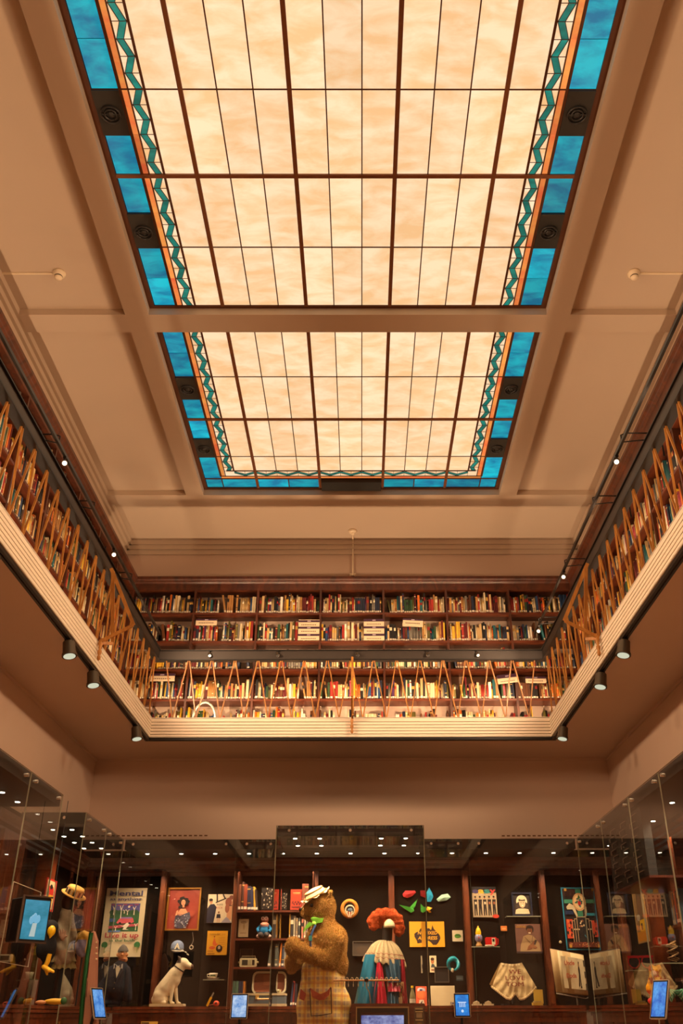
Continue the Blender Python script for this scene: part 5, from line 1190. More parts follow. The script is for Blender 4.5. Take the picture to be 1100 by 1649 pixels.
for y in (-.125, .125): m = MB(); m.ball(B(502, 1458, y), (.02, .016, .02), 10, lin('#140e0a')); m.build('eye', VG, t)
m = MB(); m.tube([B(489, 1471, -.03), B(493, 1475, -.06), B(500, 1476, -.085)], .004, 6, lin('#2a180c')); m.build('mouth', VM, t)
# bonnet
m = MB(); hc = Vector(B(508, 1441, -.02)); M = Matrix.Translation(hc) @ Matrix.Rotation(-.45, 4, 'Y') @ Matrix.Rotation(.25, 4, 'X')
n = 30; vs = []; 
for j, (r, z) in enumerate(((.04, .07), (.10, .055), (.125, .01), (.15, -.01), (.17, .0))):
    for i in range(n): a_ = 2*PI*i/n; k = 1+.06*math.sin(a_*7)*(j > 2); vs.append(M @ Vector((r*k*math.cos(a_), r*k*math.sin(a_), z+.012*math.sin(a_*9)*(j > 2))))
fsx = [(j*n+i, j*n+(i+1) % n, (j+1)*n+(i+1) % n, (j+1)*n+i) for j in range(4) for i in range(n)]
m.add(vs, fsx, lin('#d8c294'), smooth=True); m.add(vs[:n], [list(range(n))], lin('#d8c294')); m.build('bonnet', VF, t)
for k, rr_ in enumerate((.105, .135)): m = MB(); m.tube([M @ Vector((rr_*math.cos(2*PI*i/20), rr_*math.sin(2*PI*i/20), .052-.045*k)) for i in range(21)], .006, 6, lin('#b87c3c')); m.build('bonnet_cord', VF, t)
GR = lin('#7cc43c')
m = MB(); bc = Vector(B(506, 1488, -.14))
for pts in ([(0, 0), (-.04, .055), (-.01, .07), (.07, .055), (.10, .06), (.09, .015)], [(0, 0), (-.05, .02), (-.10, -.03), (-.13, -.03), (-.06, -.03)], [(0, 0), (-.08, -.05), (-.12, -.09), (-.10, -.04)]):
    m.prism([bc+Vector((x, -.02*abs(x)*5, z)) for x, z in pts], (0, -.025, 0), GR)
m.ball(bc+Vector((0, -.02, 0)), .026, 10, lin('#a0dc54')); m.build('bow', VF, t)
m = MB(); 
def strap(pts, w, d, col):
    for a_, b_ in zip(pts, pts[1:]): slat(m, a_, b_, w, d, (0, -1, 0)); 
    for i in range(len(m.c)): m.c[i] = col
m.tube([B(508, 1490, -.20), B(504, 1498, -.225), B(501, 1506, -.238), B(500, 1514, -.235), B(500, 1540, -.235)], .012, 8, lin('#34507c')); m.build('brace_strap', VF, t)
m = MB(); bq = B(500, 1511, -.245); m.box((bq[0]-.018, -.258, bq[2]-.025), (bq[0]+.018, -.24, bq[2]+.025), lin('#3c9c9c')); m.build('brace_buckle', VG, t)
# checked trousers
def plaid(name):
    mm = bpy.data.materials.new(name); tt, b, N, L = nt(mm); b.inputs['Roughness'].default_value = .9
    tc = N.new('ShaderNodeTexCoord'); last = None
    base = N.new('ShaderNodeRGB'); base.outputs[0].default_value = (*lin('#e0b84c'), 1); cur = base.outputs[0]
    for axis, sc, thr, colr, fac, ph in (('X', 11, .78, '#6c5c84', .4, 0), ('Z', 9, .80, '#6c6c90', .4, 0), ('X', 23, .86, '#e8cc7c', .6, 1.1), ('Z', 19, .84, '#e8cc7c', .6, .5), ('X', 11, .9, '#b8642c', .5, 2.6), ('Z', 9, .9, '#b8642c', .5, 2.6)):
        wv = N.new('ShaderNodeTexWave'); wv.bands_direction = axis; wv.inputs['Scale'].default_value = sc*.3; wv.inputs['Distortion'].default_value = .6; wv.inputs['Detail'].default_value = 1; wv.inputs['Phase Offset'].default_value = ph
        L.new(tc.outputs['Object'], wv.inputs['Vector']); g = N.new('ShaderNodeMapRange'); g.inputs[1].default_value = thr-.12; g.inputs[2].default_value = thr+.05; g.inputs[4].default_value = fac; L.new(wv.outputs['Fac'], g.inputs[0])
        mx = N.new('ShaderNodeMix'); mx.data_type = 'RGBA'; L.new(g.outputs[0], mx.inputs[0]); L.new(cur, mx.inputs[6]); mx.inputs[7].default_value = (*lin(colr), 1); cur = mx.outputs[2]
    no = N.new('ShaderNodeTexNoise'); no.inputs['Scale'].default_value = 90; L.new(tc.outputs['Object'], no.inputs[0]); bp = N.new('ShaderNodeBump'); bp.inputs['Strength'].default_value = .4; bp.inputs['Distance'].default_value = .004; L.new(no.outputs['Fac'], bp.inputs['Height']); L.new(bp.outputs[0], b.inputs['Normal'])
    L.new(cur, b.inputs['Base Color']); return mm
PLD = plaid('checked_cloth')
zz = lambda py: B(520, py)[2]
tr = [('e', B(521, 1560), (.235, .225, .13)), ('c', B(520, 1566), B(520, 1640), .238, .25), ('c', (-.08, 0, 1.0), (-.10, 0, .14), .20, .14), ('c', (.09, 0, 1.0), (.11, 0, .14), .20, .14)]
blob('checked_trousers', tr, .022, PLD, None, 5, t, disp=lambda p: .007*math.sin(p[0]*33+p[2]*4)+.005*math.sin(p[2]*31+p[0]*9) if p[2] > .3 else 0)
m = MB(); pk = [B(499, 1590, -0.260), B(505, 1595, -0.265), B(516, 1601, -0.270), B(527, 1596, -0.265), B(533, 1588, -0.255), B(530, 1602, -0.265), B(522, 1610, -0.265), B(514, 1611, -0.265), B(503, 1606, -0.265)]
m.prism(pk, (0, .02, 0), lin('#a84a30')); m.build('pocket_flap', VF, t)
m = MB(); m.tube([B(499, 1592, -0.261), B(501, 1636, -0.265), B(517, 1635, -0.270), B(534, 1632, -0.261), B(533, 1590, -0.255)], .006, 6, lin('#3a241a')); m.build('pocket_seam', VF, t)
m = MB(); m.prism([B(484, 1592, -.19), B(493, 1600, -.225), B(490, 1612, -.225), B(482, 1608, -.19)], (0, .02, 0), lin('#9c4030')); m.build('pocket_flap', VF, t)
for x in (-.16, .16): m = MB(); m.ball((x*.9-.06, -.04, .07), (.19, .12, .07), 14, lin('#7c5218')); m.build('foot', FUR, t)
# --- costume on a stand: wig, ruffled collar, blue and red cape
YM = 10.88; M0 = P(622, 1600, YM); t = thing('clown_costume', 'clown costume with orange wig, ruffled collar and blue and red cape', 'costume', (M0.x, YM, .12))
def Q(px, py, y=0): q = P(px, py, YM+y); return (q.x-M0.x, y, q.z-.12)
wig = [Vector(Q(x, y, -.02)) for x, y in ((602, 1490), (600, 1483), (605, 1476), (613, 1472), (623, 1471), (633, 1474), (641, 1480), (643, 1490), (642, 1499))]
wp = [('c', a_, b_, .055, .057) for a_, b_ in zip(wig, wig[1:])]+[('e', Q(622, 1480, .05), (.13, .10, .10))]
W_ = blob('wig', wp, .014, VF, lambda p: lin('#c0582a'), 3, t, disp=lambda p: .006*math.sin(p[0]*75+p[2]*40)+.004*math.sin(p[2]*110))
furcoat(W_, t, 26000, .011, .0016, ('#c8602c', '#bc5424', '#d07038', '#b04c20'), 'wig_hair', .2)
m = MB(); hc = Q(627, 1494, -.06)
vs = []; n = 16
for j in range(7):
    p_ = PI/2*j/6
    for i in range(n): a_ = 2*PI*i/n; vs.append((hc[0]+.065*math.cos(p_)*math.cos(a_), hc[1]+.06*math.cos(p_)*math.sin(a_), hc[2]+.09*math.sin(p_)))
m.add(vs, [(j*n+i, j*n+(i+1) % n, (j+1)*n+(i+1) % n, (j+1)*n+i) for j in range(6) for i in range(n)]+[list(range(n-1, -1, -1))], lin('#c8b48c'), smooth=True); m.build('cap_form', VF, t)
m = MB(); m.cyl(Q(623, 1520), Q(624, 1492), .055, .06, 16, lin('#17130f')); m.build('neck', VM, t)
# collar of gathered cloth
def ruff(name, c0, prof, n, pl, amp, col, mat_, par, band=None, skew=(0, 0)):
    m = MB(); vs = []; cols = []
    for j, (r, z) in enumerate(prof):
        u = j/(len(prof)-1)
        for i in range(n):
            a_ = 2*PI*i/n; k = r+amp*(.35+.65*u)*math.sin(a_*pl+.4*math.sin(a_*3)); vs.append((c0[0]+k*math.cos(a_)+skew[0]*u, c0[1]+k*.72*math.sin(a_), c0[2]+z+skew[1]*u*math.cos(a_)+amp*.6*u*math.cos(a_*pl)))
    for j in range(len(prof)-1): m.add(vs[j*n:(j+2)*n], [(i, i+n, (i+1) % n+n, (i+1) % n) for i in range(n)], band.get(j, col) if band else col, 0, True)
    return m.build(name, mat_, par)
ruff('ruffled_collar', Q(620, 1514), [(.065, .0), (.10, -.02), (.145, -.06), (.18, -.115), (.192, -.14), (.195, -.146), (.208, -.18), (.211, -.186), (.225, -.23), (.222, -.24)], 200, 21, .020, lin('#b3a07a'), VF, t, {4: lin('#8c3c30'), 6: lin('#8c3c30')}, (-.01, -.035))
def cape(name, pts_top, pts_bot, col, seg=10, wave=.012, pl=7):
    m = MB(); vs = []
    rows_ = 10
    for j in range(rows_+1):
        v = j/rows_
        for i in range(seg+1):
            u = i/seg; a_ = Vector(pts_top[0]).lerp(Vector(pts_top[1]), u); b_ = Vector(pts_bot[0]).lerp(Vector(pts_bot[1]), u); q = a_.lerp(b_, v); q.y -= .06*math.sin(PI*u)*(.5+v)+wave*v*math.sin(u*PI*pl); vs.append(q)
    w_ = seg+1; m.add(vs, [(j*w_+i, (j+1)*w_+i, (j+1)*w_+i+1, j*w_+i+1) for j in range(rows_) for i in range(seg)], col, 0, True); return m.build(name, VSAT, t)
VSAT = vmat('satin', .35, scale=12, var=.25, bump=.25)
zl = .75
def dn(p, z): return (p[0], p[1], z)
def cp(x0, x1, y0, X0, X1, Y, c_, ya=-.1, yb=-.16, **k):
    k.setdefault('wave', .022); k['seg'] = 24
    cape('cape_panel', (Q(x0, y0, ya), Q(x1, y0, ya)), (Q(X0, Y, yb), Q(X1, Y, yb)), c_, **k)
cp(588, 612, 1537, 569, 601, 1622, lin('#0a6c8c'), pl=4, seg=14); cp(608, 617, 1545, 598, 606, 1622, lin('#1c4a5c'), -.12, -.17)
cp(607, 615, 1550, 600, 625, 1622, lin('#b01a30'), -.14, -.20); cp(615, 645, 1545, 624, 646, 1582, lin('#123c50'), -.11, -.14, seg=12); cp(622, 644, 1578, 624, 646, 1597, lin('#a01c30'), -.125, -.15, seg=8); cp(624, 642, 1597, 623, 643, 1622, lin('#0c4a64'), -.15, -.16, seg=8)
cp(644, 651, 1545, 644, 657, 1622, lin('#8c1424'), -.08, -.10, seg=6)
m = MB(); m.prism([Q(642, 1581, -.16), Q(651, 1581, -.15), Q(653, 1604, -.15), Q(644, 1606, -.16)], (0, .03, 0), lin('#b89c68')); m.prism([Q(642, 1606, -.17), Q(651, 1604, -.16), Q(652, 1616, -.16), Q(642, 1617, -.17)], (0, .04, 0), lin('#d0bc8c')); m.tube([Q(643, 1585, -.165), Q(648, 1589, -.165), Q(645, 1596, -.165), Q(649, 1601, -.165)], .004, 5, lin('#3c241a')); m.build('embroidered_cuff', VF, t)
m = MB(); m.cyl((0, 0, 0), (0, 0, 1.5), .02, n=10, col=lin('#14100e')); m.cyl((0, 0, 0), (0, 0, .02), .2, n=24, col=lin('#14100e')); m.build('stand', VM, t)
# --- hanging bonnet
q = P(563, 1463, 11.0); t = thing('hanging_bonnet', 'round orange bonnet with blue grey lining hung behind the bear', 'bonnet', (P(563, 1463, YB-.14).x, YB-.14, P(563, 1463, YB-.14).z))
M = Matrix.Rotation(PI/2+.15, 4, 'X')
m = MB(); m.lathe([(.085, -.06), (.105, .0), (.11, .03), (.09, .055), (.07, .05), (.065, .02)], 0, .0, 28, lin('#c98334'), M=M); m.build('brim', VF, t)
m = MB(); m.lathe([(.066, .03), (.055, .06), (.045, .05), (.05, .0), (.03, -.04), (.001, -.05)], 0, 0, 24, lin('#cdbb98'), M=Matrix.Translation((.005, 0, -.02)) @ M); m.build('frill', VF, t)
m = MB(); m.ball((.008, -.03, -.02), (.042, .03, .035), 14, lin('#5c6c78')); m.build('lining', VF, t)
m = MB(); 
for k in range(5): m.tube([(-.03+.016*k, -.045, -.03), (-.024+.012*k, -.05, -.07), (-.01+.006*k, -.045, -.10)], .007, 6, lin('#8c4a38' if k % 2 else '#cdb894'))
m.build('ribbon', VF, t)
# --- television on a stand
YT = 10.52; a, b = P(565.5, 1616, YT), P(684.5, 1616, YT); w = b.x-a.x; zt = a.z
t = thing('vintage_television', 'old wooden cased television showing a blue picture', 'television', ((a.x+b.x)/2, YT, zt-.52)); H = .52
m = MB(); m.bev((-w/2, 0, 0), (w/2, .36, H), .012); m.build('cabinet', WOODS, t)
sx0, sx1 = P(577, 1640, YT).x-t.location.x, P(655, 1640, YT).x-t.location.x; ztop = H-(zt-P(610, 1622, YT).z)
def fr4(nm, x0, x1, z0, z1, w_, y0, y1, mt):
    m = MB()
    m.box((x0, y0, z1-w_), (x1, y1, z1)); m.box((x0, y0, z0), (x1, y1, z0+w_)); m.box((x0, y0, z0+w_), (x0+w_, y1, z1-w_)); m.box((x1-w_, y0, z0+w_), (x1, y1, z1-w_)); m.build(nm, mt, t)
fr4('gold_surround', sx0-.025, sx1+.025, .03, ztop+.005, .012, -.012, 0, mat('pale_gold', lin('#b89c68'), .35, .6)); fr4('black_surround', sx0-.012, sx1+.012, .045, ztop-.012, .035, -.01, 0, BLACK)
zs1 = H-(zt-P(610, 1635, YT).z)
m = MB(); n = 10; vs = [((sx0+.03)+(sx1-sx0-.06)*i/n, -.004-.018*(1-((2*i/n-1)**2))*(1-((2*j/n-1)**2)), .08+(zs1-.08)*j/n) for j in range(n+1) for i in range(n+1)]
m.add(vs, [(j*11+i, j*11+i+1, (j+1)*11+i+1, (j+1)*11+i) for j in range(n) for i in range(n)], smooth=True); m.build('screen', emit('tv_picture', lin('#1c2a86'), 1.0, (lin('#b8c4f4'), 9, (1, 1, 1.6))), t)
gx = w/2-.065
m = MB(); m.box((gx-.05, -.008, .04), (gx+.05, 0, H-.03), lin('#5c4630')); m.build('control_panel', VM, t)
m = MB(); 
for k, z in enumerate((H-.05, H-.075, H-.15)): m.box((gx-.038, -.018, z-.006), (gx+.038, -.006, z+.004), lin('#c8ac74'))
m.box((gx-.028, -.012, H-.13), (gx+.03, -.006, H-.085), lin('#b8a078')); m.build('trim', VG, t)
for z in (H-.20, H-.30): m = MB(); m.cyl((gx, -.03, z), (gx, 0, z), .032, n=18, col=lin('#7c6040')); m.cyl((gx, -.045, z), (gx, -.03, z), .015, n=12, col=lin('#c8a868')); m.build('dial_knob', VG, t)
m = MB(); m.box((-w/2+.02, .02, .12), (w/2-.02, .34, zt-.52), (.01, .009, .008)); o = m.build('display_plinth', VM, None, (t.location.x, YT, 0)); tag(o, 'black plinth under the old television', 'plinth')
# rail of miniature hangers
YH = 10.42; a, b = P(537, 1579, YH), P(643, 1579, YH); t = thing('hanger_rail', 'slim wooden rail of miniature hooks on a bent wire stand', 'rail', ((a.x+b.x)/2, YH, a.z)); w = b.x-a.x
m = MB(); m.cyl((-w/2, 0, 0), (w/2, 0, 0), .008, n=8); m.build('rail', SLATW, t)
for k in range(13):
    x = -w/2+.04+k*(w-.07)/12; m = MB(); m.tube([(x-.012, 0, -.005), (x-.014, 0, .012), (x-.004, 0, .028), (x+.010, 0, .022), (x+.014, 0, -.01), (x+.013, 0, -.03)], .0035, 6, lin('#c8b084')); m.ball((x+.013, 0, -.042), (.006, .006, .018), 8, lin('#d8c49a')); m.build('hook', VG, t)
m = MB(); m.box((-.02, -.012, -.014), (.02, .012, .016), lin('#1c1612')); m.tube([(-.0, 0, 0), (-.0, 0, -.06), (.03, .03, -.11), (.045, .1, -.2), (.04, .14, zt-a.z+.0)], .006, 6, lin('#b8a484')); m.build('stand', VG, t)
# bottle
q = P(665, 1613, 11.5); t = thing('glass_bottle', 'small clear bottle with yellow cap beside the orange magazine', 'bottle', (P(664.5, 1613, 11.42).x, 11.42, CTR))
m = MB(); m.lathe([(.001, 0), (.03, 0), (.034, .02), (.034, .08), (.026, .12), (.012, .16), (.012, .185)], 0, 0, 18, lin('#6c6444')); m.build('body', VG, t); m = MB(); m.cyl((0, 0, .18), (0, 0, .2), .015, n=12, col=lin('#d8b428')); m.build('cap', VG, t); m = MB(); m.lathe([(.0345, .03), (.0345, .07)], 0, 0, 18, lin('#a8a08c')); m.build('label', VM, t)
# turquoise ring ornament
q = P(730, 1553, 11.7); t = thing('turquoise_ornament', 'turquoise looped ornament hanging beside the wooden pilaster', 'ornament', (q.x, 11.7, q.z))
m = MB(); pts = [(.058*math.cos(a_)*1.0, .02*math.sin(2*a_), .062*math.sin(a_)) for a_ in [2*PI*i/24+PI*1.5+.25 for i in range(23)]]
m.tube(pts, [.012+.014*math.sin(PI*i/22) for i in range(23)], 10, lin('#128c9c')); m.build('loop', VG, t); m = MB(); m.ball((-.012, 0, -.062), (.018, .014, .024), 12, lin('#cfc4a4')); m.build('bead', VG, t)
small('dim_plaque', 'small dark plaque below the turquoise ornament', 'plaque', 735, 746, 1571, 1579, '#3c4444', lambda c: c.rect(.1, .3, .9, .6, '#5c6464'), Y=11.85)
poster('empty_frame', 'thin dark empty picture frame right of the pamphlets', 'picture frame', 701, 722, 1558, 1581, 11.86, '#1d1712', lambda c: None, frame=mat('dull_frame2', lin('#4c4234'), .5), fw=.008)
poster('dim_picture', 'dim wide framed picture between the bear and the clown costume', 'picture', 569, 600, 1517, 1538, 11.88, '#33281c', lambda c: c.ell(.5, .4, .35, .3, '#40301f'), frame=mat('dull_frame2', lin('#4c4234'), .5), fw=.008)
# toys on clear shelf
_, zc = clearshelf(760, 805, 1524, 11.72, 'clear acrylic shelf under the toy lantern and red radio', .18)
q = P(771.5, 1523, 11.78); t = thing('toy_rocket', 'small toy lantern with yellow dome on clear shelf', 'toy', (q.x, 11.78, zc))
m = MB(); m.lathe([(.001, 0), (.038, 0), (.038, .02), (.024, .04), (.028, .055)], 0, 0, 18, lin('#b88c50')); m.build('base', VG, t); m = MB(); m.lathe([(.028, .055), (.044, .075), (.045, .11), (.034, .13)], 0, 0, 18, lin('#8c88a4')); m.ball((0, -.035, .095), .014, 8, lin('#c84a34')); m.build('body', VG, t)
m = MB(); m.lathe([(.034, .13), (.034, .16), (.024, .195), (.008, .21), (.006, .225), (.001, .228)], 0, 0, 18, lin('#e0b41c')); m.build('dome', VG, t)
q = P(791, 1523, 11.76); t = thing('toy_radio', 'small bright red plastic radio on clear shelf', 'radio', (q.x, 11.76, zc)); 
m = MB(); m.bev((-.07, -.03, .004), (.07, .03, .10), .014, lin('#c02420')); m.build('body', VG, t); m = MB(); m.box((.008, -.035, .02), (.048, -.03, .09), lin('#d8cfae')); m.box((.016, -.038, .05), (.04, -.035, .08), lin('#2c2c20')); m.build('panel', VG, t); m = MB(); m.tube([(.07, 0, .085), (.088, 0, .08), (.086, 0, .025), (.07, 0, .02)], .005, 6, lin('#c02420')); m.build('handle', VG, t)
m = MB(); m.tube([(-.08, -.05, .006), (-.03, -.06, .008), (.0, -.045, .008), (.03, -.05, .006)], .007, 6, lin('#d8ccb0')); m.build('strap', VM, t)
clearshelf(816, 871, 1475, 11.76, 'clear acrylic shelf under the framed photograph', .16)
# bloomers
YL = 11.62; L0 = P(827, 1612, YL); t = thing('bloomers', 'cream lace trimmed bloomers embroidered with red words', 'garment', (L0.x, YL, L0.z))
def G(px, py, y=0): q = P(px, py, YL); return Vector((q.x-L0.x, y, q.z-L0.z))
top = [G(806+3.4*i, 1551+2.5*math.sin(PI*i/10), -.03-.05*math.sin(PI*i/10)) for i in range(11)]
bot = [G(791+7.2*i, [1590, 1596, 1602, 1608, 1610, 1600, 1610, 1609, 1604, 1598, 1590][i], -.05-.09*math.sin(PI*i/10)) for i in range(11)]
def patch(name, A_, B_, rows_, col, mt, wob, par, thick=.0):
    m = MB(); vs = []; n = 44
    def ip(L_, u): x = u*(len(L_)-1); i = min(int(x), len(L_)-2); return L_[i].lerp(L_[i+1], x-i)
    for j in range(rows_+1):
        for i in range(n+1):
            u = i/n; q = ip(A_, u).lerp(ip(B_, u), j/rows_); q.y += wob*math.sin(u*40+j*.9)*(.3+j/rows_)+wob*.6*math.sin(u*17-j); vs.append(q)
    w_ = n+1; m.add(vs, [(j*w_+i, (j+1)*w_+i, (j+1)*w_+i+1, j*w_+i+1) for j in range(rows_) for i in range(n)], col, 0, True); return m.build(name, mt, par)
patch('front_cloth', top, bot, 14, lin('#c4ab7c'), VF, .008, t)
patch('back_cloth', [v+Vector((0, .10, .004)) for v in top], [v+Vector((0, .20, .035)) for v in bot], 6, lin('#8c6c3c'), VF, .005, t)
patch('waistband', [v+Vector((0, -.004, .004)) for v in top], [v+Vector((0, -.008, -.018)) for v in top], 2, lin('#cdb78a'), VF, .004, t)
lace = [v+Vector((0, -.01, .028)) for v in bot]; m = MB()
for k in range(56):
    x = k/56*10; i = min(int(x), 9); v = bot[i].lerp(bot[i+1], x-i); m.ball((v.x, v.y-.005, v.z+.004), (.010, .006, .014), 8, lin('#d8c49a' if k % 2 else '#b89c68'))
m.build('lace_edge', VF, t)
for s_, py, ww in (('WE', 1569, .14), ('LOVE', 1579, .22), ('TOM', 1589, .2)): text(t, s_, tuple(G(826.5, py, -.155)), .045, lin('#8c2c24'), w=ww, ext=.003)
m = MB(); m.box((-.12, -.02, CTR-L0.z), (.12, .2, CTR-L0.z+.02), (.01, .009, .008)); m.cyl((0, .05, CTR-L0.z), (0, .05, .25), .015, n=8, col=(.01, .009, .008)); m.build('stand', VM, t)
# yellow box, small white things
q = P(866, 1617, 11.42); t = thing('yellow_box', 'small open yellow box right of the bloomers', 'box', (q.x, 11.42, CTR)); m = MB(); m.box((-.06, -.06, .0), (.05, .04, .03), lin('#b89434')); m.box((-.045, -.05, .03), (.035, .03, .045), lin('#a8905c')); m.build('tray', VM, t); m = MB(); m.box((-.03, .04, .02), (.075, .05, .16), lin('#c8a83c')); m.build('lid', VM, t)
for x, nm in ((768, 'left'), (787, 'right')):
    q = P(x, 1619, 11.42); t = thing('small_white_model', 'low cream model on the cabinet under the bloomers, %s of the pair' % nm, 'model', (q.x, 11.42, CTR)); m = MB(); m.box((-.055, -.03, 0), (.055, .03, .018), lin('#cfc09c')); m.build('base', VM, t); m = MB(); m.box((-.04, -.02, .018), (.03, .02, .034), lin('#b8a880')); m.prism([(-.04, -.02, .034), (.0, -.02, .05), (.03, -.02, .034)], (0, .04, 0), lin('#d8caa8')); m.build('top', VM, t)
t = thing('brooch', 'small round cream brooch left of the blue bordered stage poster', 'brooch', (P(902.5, 1517, YB).x, YB, P(902.5, 1517, YB).z)); m = MB(); m.ball((0, 0, 0), (.018, .008, .018), 14, lin('#cdbb90')); m.build('face', VG, t)
# --- open scrapbook
YO = 11.38; O0 = P(949, 1603, YO); t = thing('open_scrapbook', 'large scrapbook opened to red lettering and a striding man in a suit', 'book', (O0.x, YO, O0.z))
def O_(px, py, y=0): q = P(px, py, YO+y); return Vector((q.x-O0.x, y, q.z-O0.z))
gt, gb = O_(944, 1538, .03), O_(950, 1603, .0)
gt.x = gb.x = 2.678-O0.x
lt, lb = O_(887, 1528, -.06), O_(897, 1598, -.13)
def page(name, a0, a1, b0, b1, seg, col, sag, th, nm2=None):
    """curved leaf block between spine edge a and fore edge b"""
    m = MB(); vs = []
    for j in range(2):
        A_, B_ = (a0, b0) if j == 0 else (a1, b1)
        for i in range(seg+1): u = i/seg; q = A_.lerp(B_, u); q.y -= sag*math.sin(PI*min(1, u*1.4))*.8; vs.append(q)
    for v in list(vs): vs.append(v+Vector((0, th, 0)))
    n = seg+1; fs = []
    for i in range(seg): fs += [(i, i+n, i+1+n, i+1), (2*n+i, 2*n+i+1, 3*n+i+1, 3*n+i), (i, i+1, 2*n+i+1, 2*n+i), (n+i, 3*n+i, 3*n+i+1, n+i+1)]
    fs += [(0, 2*n, 3*n, n), (seg, n+seg, 3*n+seg, 2*n+seg)]; m.add(vs, fs, lin(col), 0, True); return m.build(name, VM, t)
page('page_block', gt, gb, lt, lb, 10, '#b99a68', .03, .05)
page('left_page', gt+Vector((-.004, -.004, -.004)), gb+Vector((-.004, -.004, .01)), lt.lerp(gt, .18)+Vector((0, -.006, -.004)), lb.lerp(gb, .18)+Vector((0, -.006, .01)), 10, '#d0bb8c', .03, .003)
for s, (a0, b0) in ((0, (lt, lb)),): page('cover_board', gt+Vector((0, .056, .01)), gb+Vector((0, .056, -.01)), a0+Vector((0, .056, .01)), b0+Vector((0, .056, -.01)), 4, '#4a3424', .0, .008)
def onpage(side, u, v, lift=.012):
    A_, B_ = (lt.lerp(gt, .18), lb.lerp(gb, .18)) 
    a_ = gb.lerp(gt, v); b_ = B_.lerp(A_, v); q = a_.lerp(b_, u); q.y -= .03*math.sin(PI*min(1, u*1.4))*.8+lift; return q
m = MB()
def pg(side, pts, col, lift=.012): m.add([onpage(side, u, v, lift) for u, v in (pts if side == 'l' else pts)], [list(range(len(pts)))], lin(col))
for k in range(8): u0, u1 = .05+.85*k/8, .05+.85*(k+1)/8; pg('l', [(u0, .12), (u1, .12), (u1, .88), (u0, .88)], '#dccaa2', .010)
for (u, v, w_) in ((.62, .70, .24), (.62, .38, .24)): pass
def man(u, v, sx, sz):  # facing the lettering
    for pts in ([(-.3, 0), (.2, 0), (.1, .06), (0, .08), (.12, .42), (-.1, .45)], [(.1, .42), (.3, .1), (.6, .02), (.8, .06), (.35, .48)], [(-.15, .40), (.3, .40), (.35, .72), (.2, .82), (-.1, .80), (-.2, .7)]): pg('l', [(u-a_*sx, v+b_*sz) for a_, b_ in pts], '#2a2220', .016)
    pg('l', [(u-a_*sx, v+b_*sz) for a_, b_ in [(-.05, .82), (.2, .82), (.24, .92), (.1, .98), (-.08, .94)]], '#a07850', .017); pg('l', [(u-a_*sx, v+b_*sz) for a_, b_ in [(-.1, .92), (.2, .92), (.15, 1), (-.08, 1)]], '#2a1c14', .018)
man(.26, .16, -.11, .64)
for v in (.80, .52, .22): pg('l', [(.0, v-.1), (.07, v-.1), (.07, v+.06), (.0, v+.06)], '#4c4234', .013)
m.build('pasted_prints', VM, t)
for st_, sd, u, v, ww in (('Uncle', 'l', .62, .68, .11), ('Doda', 'l', .60, .38, .11)):
    q = onpage(sd, u, v, .034); text(t, st_, tuple(q), .045, lin('#c86a50'), w=ww, rot=(PI/2-.8*0, 0, -.12 if sd == 'l' else .14), off=.002)
m = MB(); m.tube([lb+Vector((-.01, -.02, -.012)), gb+Vector((-.03, .03, -.03)), gb+Vector((0, .03, -.02))], .006, 6, lin('#b8b0a0')); m.cyl((-.12, .08, CTR-O0.z), (-.12, .08, 0), .012, n=8, col=lin('#6c6458')); m.build('acrylic_cradle', VG, t)
# --- tablets on arms
TAB = {}
def tablet(loc, rz, tilt, w, h, lab, col1, col2, emblem=False):
    t = thing('tablet', lab, 'tablet', loc, rz); M = Matrix.Rotation(-tilt, 4, 'X')
    m = MB(); m.prism([(x, 0, z) for x, z in rrect(w, h, .012, 3)], (0, .012, 0), lin('#a89684'), 0, M); m.build('bezel', VG, t)
    m = MB(); m.box((-w/2+.006, -.002, .006), (w/2-.006, 0, h-.006), (.005, .005, .006), 0, M); m.build('black_border', VG, t)
    m = MB(); m.box((-w/2+.016, -.003, .018), (w/2-.016, -.002, h-.018), (1, 1, 1), 0, M); m.build('screen', emit('tablet_glow_'+col1[1:], lin(col1), 1.0, (lin(col2), 11, (1, 1, 1))), t)
    if emblem:
        m = MB()
        for k in range(4): m.box((-.03+.018*k, -.0045, h*.42), (-.022+.018*k, -.003, h*.62), lin('#dff0ff'), 0, M)
        m.box((-.045, -.0045, h*.60), (.045, -.003, h*.635), lin('#dff0ff'), 0, M); m.ball((0, -.004, h*.26), (.014, .002, .014), 12, lin('#dff0ff'), M=M); m.build('screen_emblem', emit('emblem_glow', lin('#cfe6ff'), .9), t)
    m = MB(); m.box((-w*.4, .012, h*.2), (w*.4, .035, h*.8), (.006, .006, .006), 0, M); m.tube([M @ Vector((0, .03, h*.4)), (0, .08, h*.2), (0, .12, -.1), (0, .12, -.8)], .014, 8, (.006, .006, .006)); m.build('mount', VM, t)
for nm, x, yb, yt, Y, rz, w, h, cc, em in (('light blue', 384, 1641, 1602, 11.0, .0, .185, .245, ('#4f86c8', '#d2e4f4'), False), ('bright blue', 745.5, 1638.5, 1601.5, 11.0, 0, .175, .235, ('#0a5ab4', '#2c9ae8'), True)):
    q = P(x, yb, Y); tablet((q.x, Y, q.z), rz, .12, w, h, 'upright tablet with %s screen standing in front of the far showcase' % nm, cc[0], cc[1], em)
q = P(162, 1641, 9.3); tablet((q.x+.0, 9.3, q.z), 1.08, .35, .16, .27, 'tablet tilted sideways before the far left corner showcase', '#1c6cc4', '#7cb8ec')
q = P(1059, 1641, 8.2); tablet((q.x, 8.2, q.z), -1.02, .35, .17, .30, 'tablet tilted sideways before the right showcase', '#0a5ac0', '#5cb0f0')
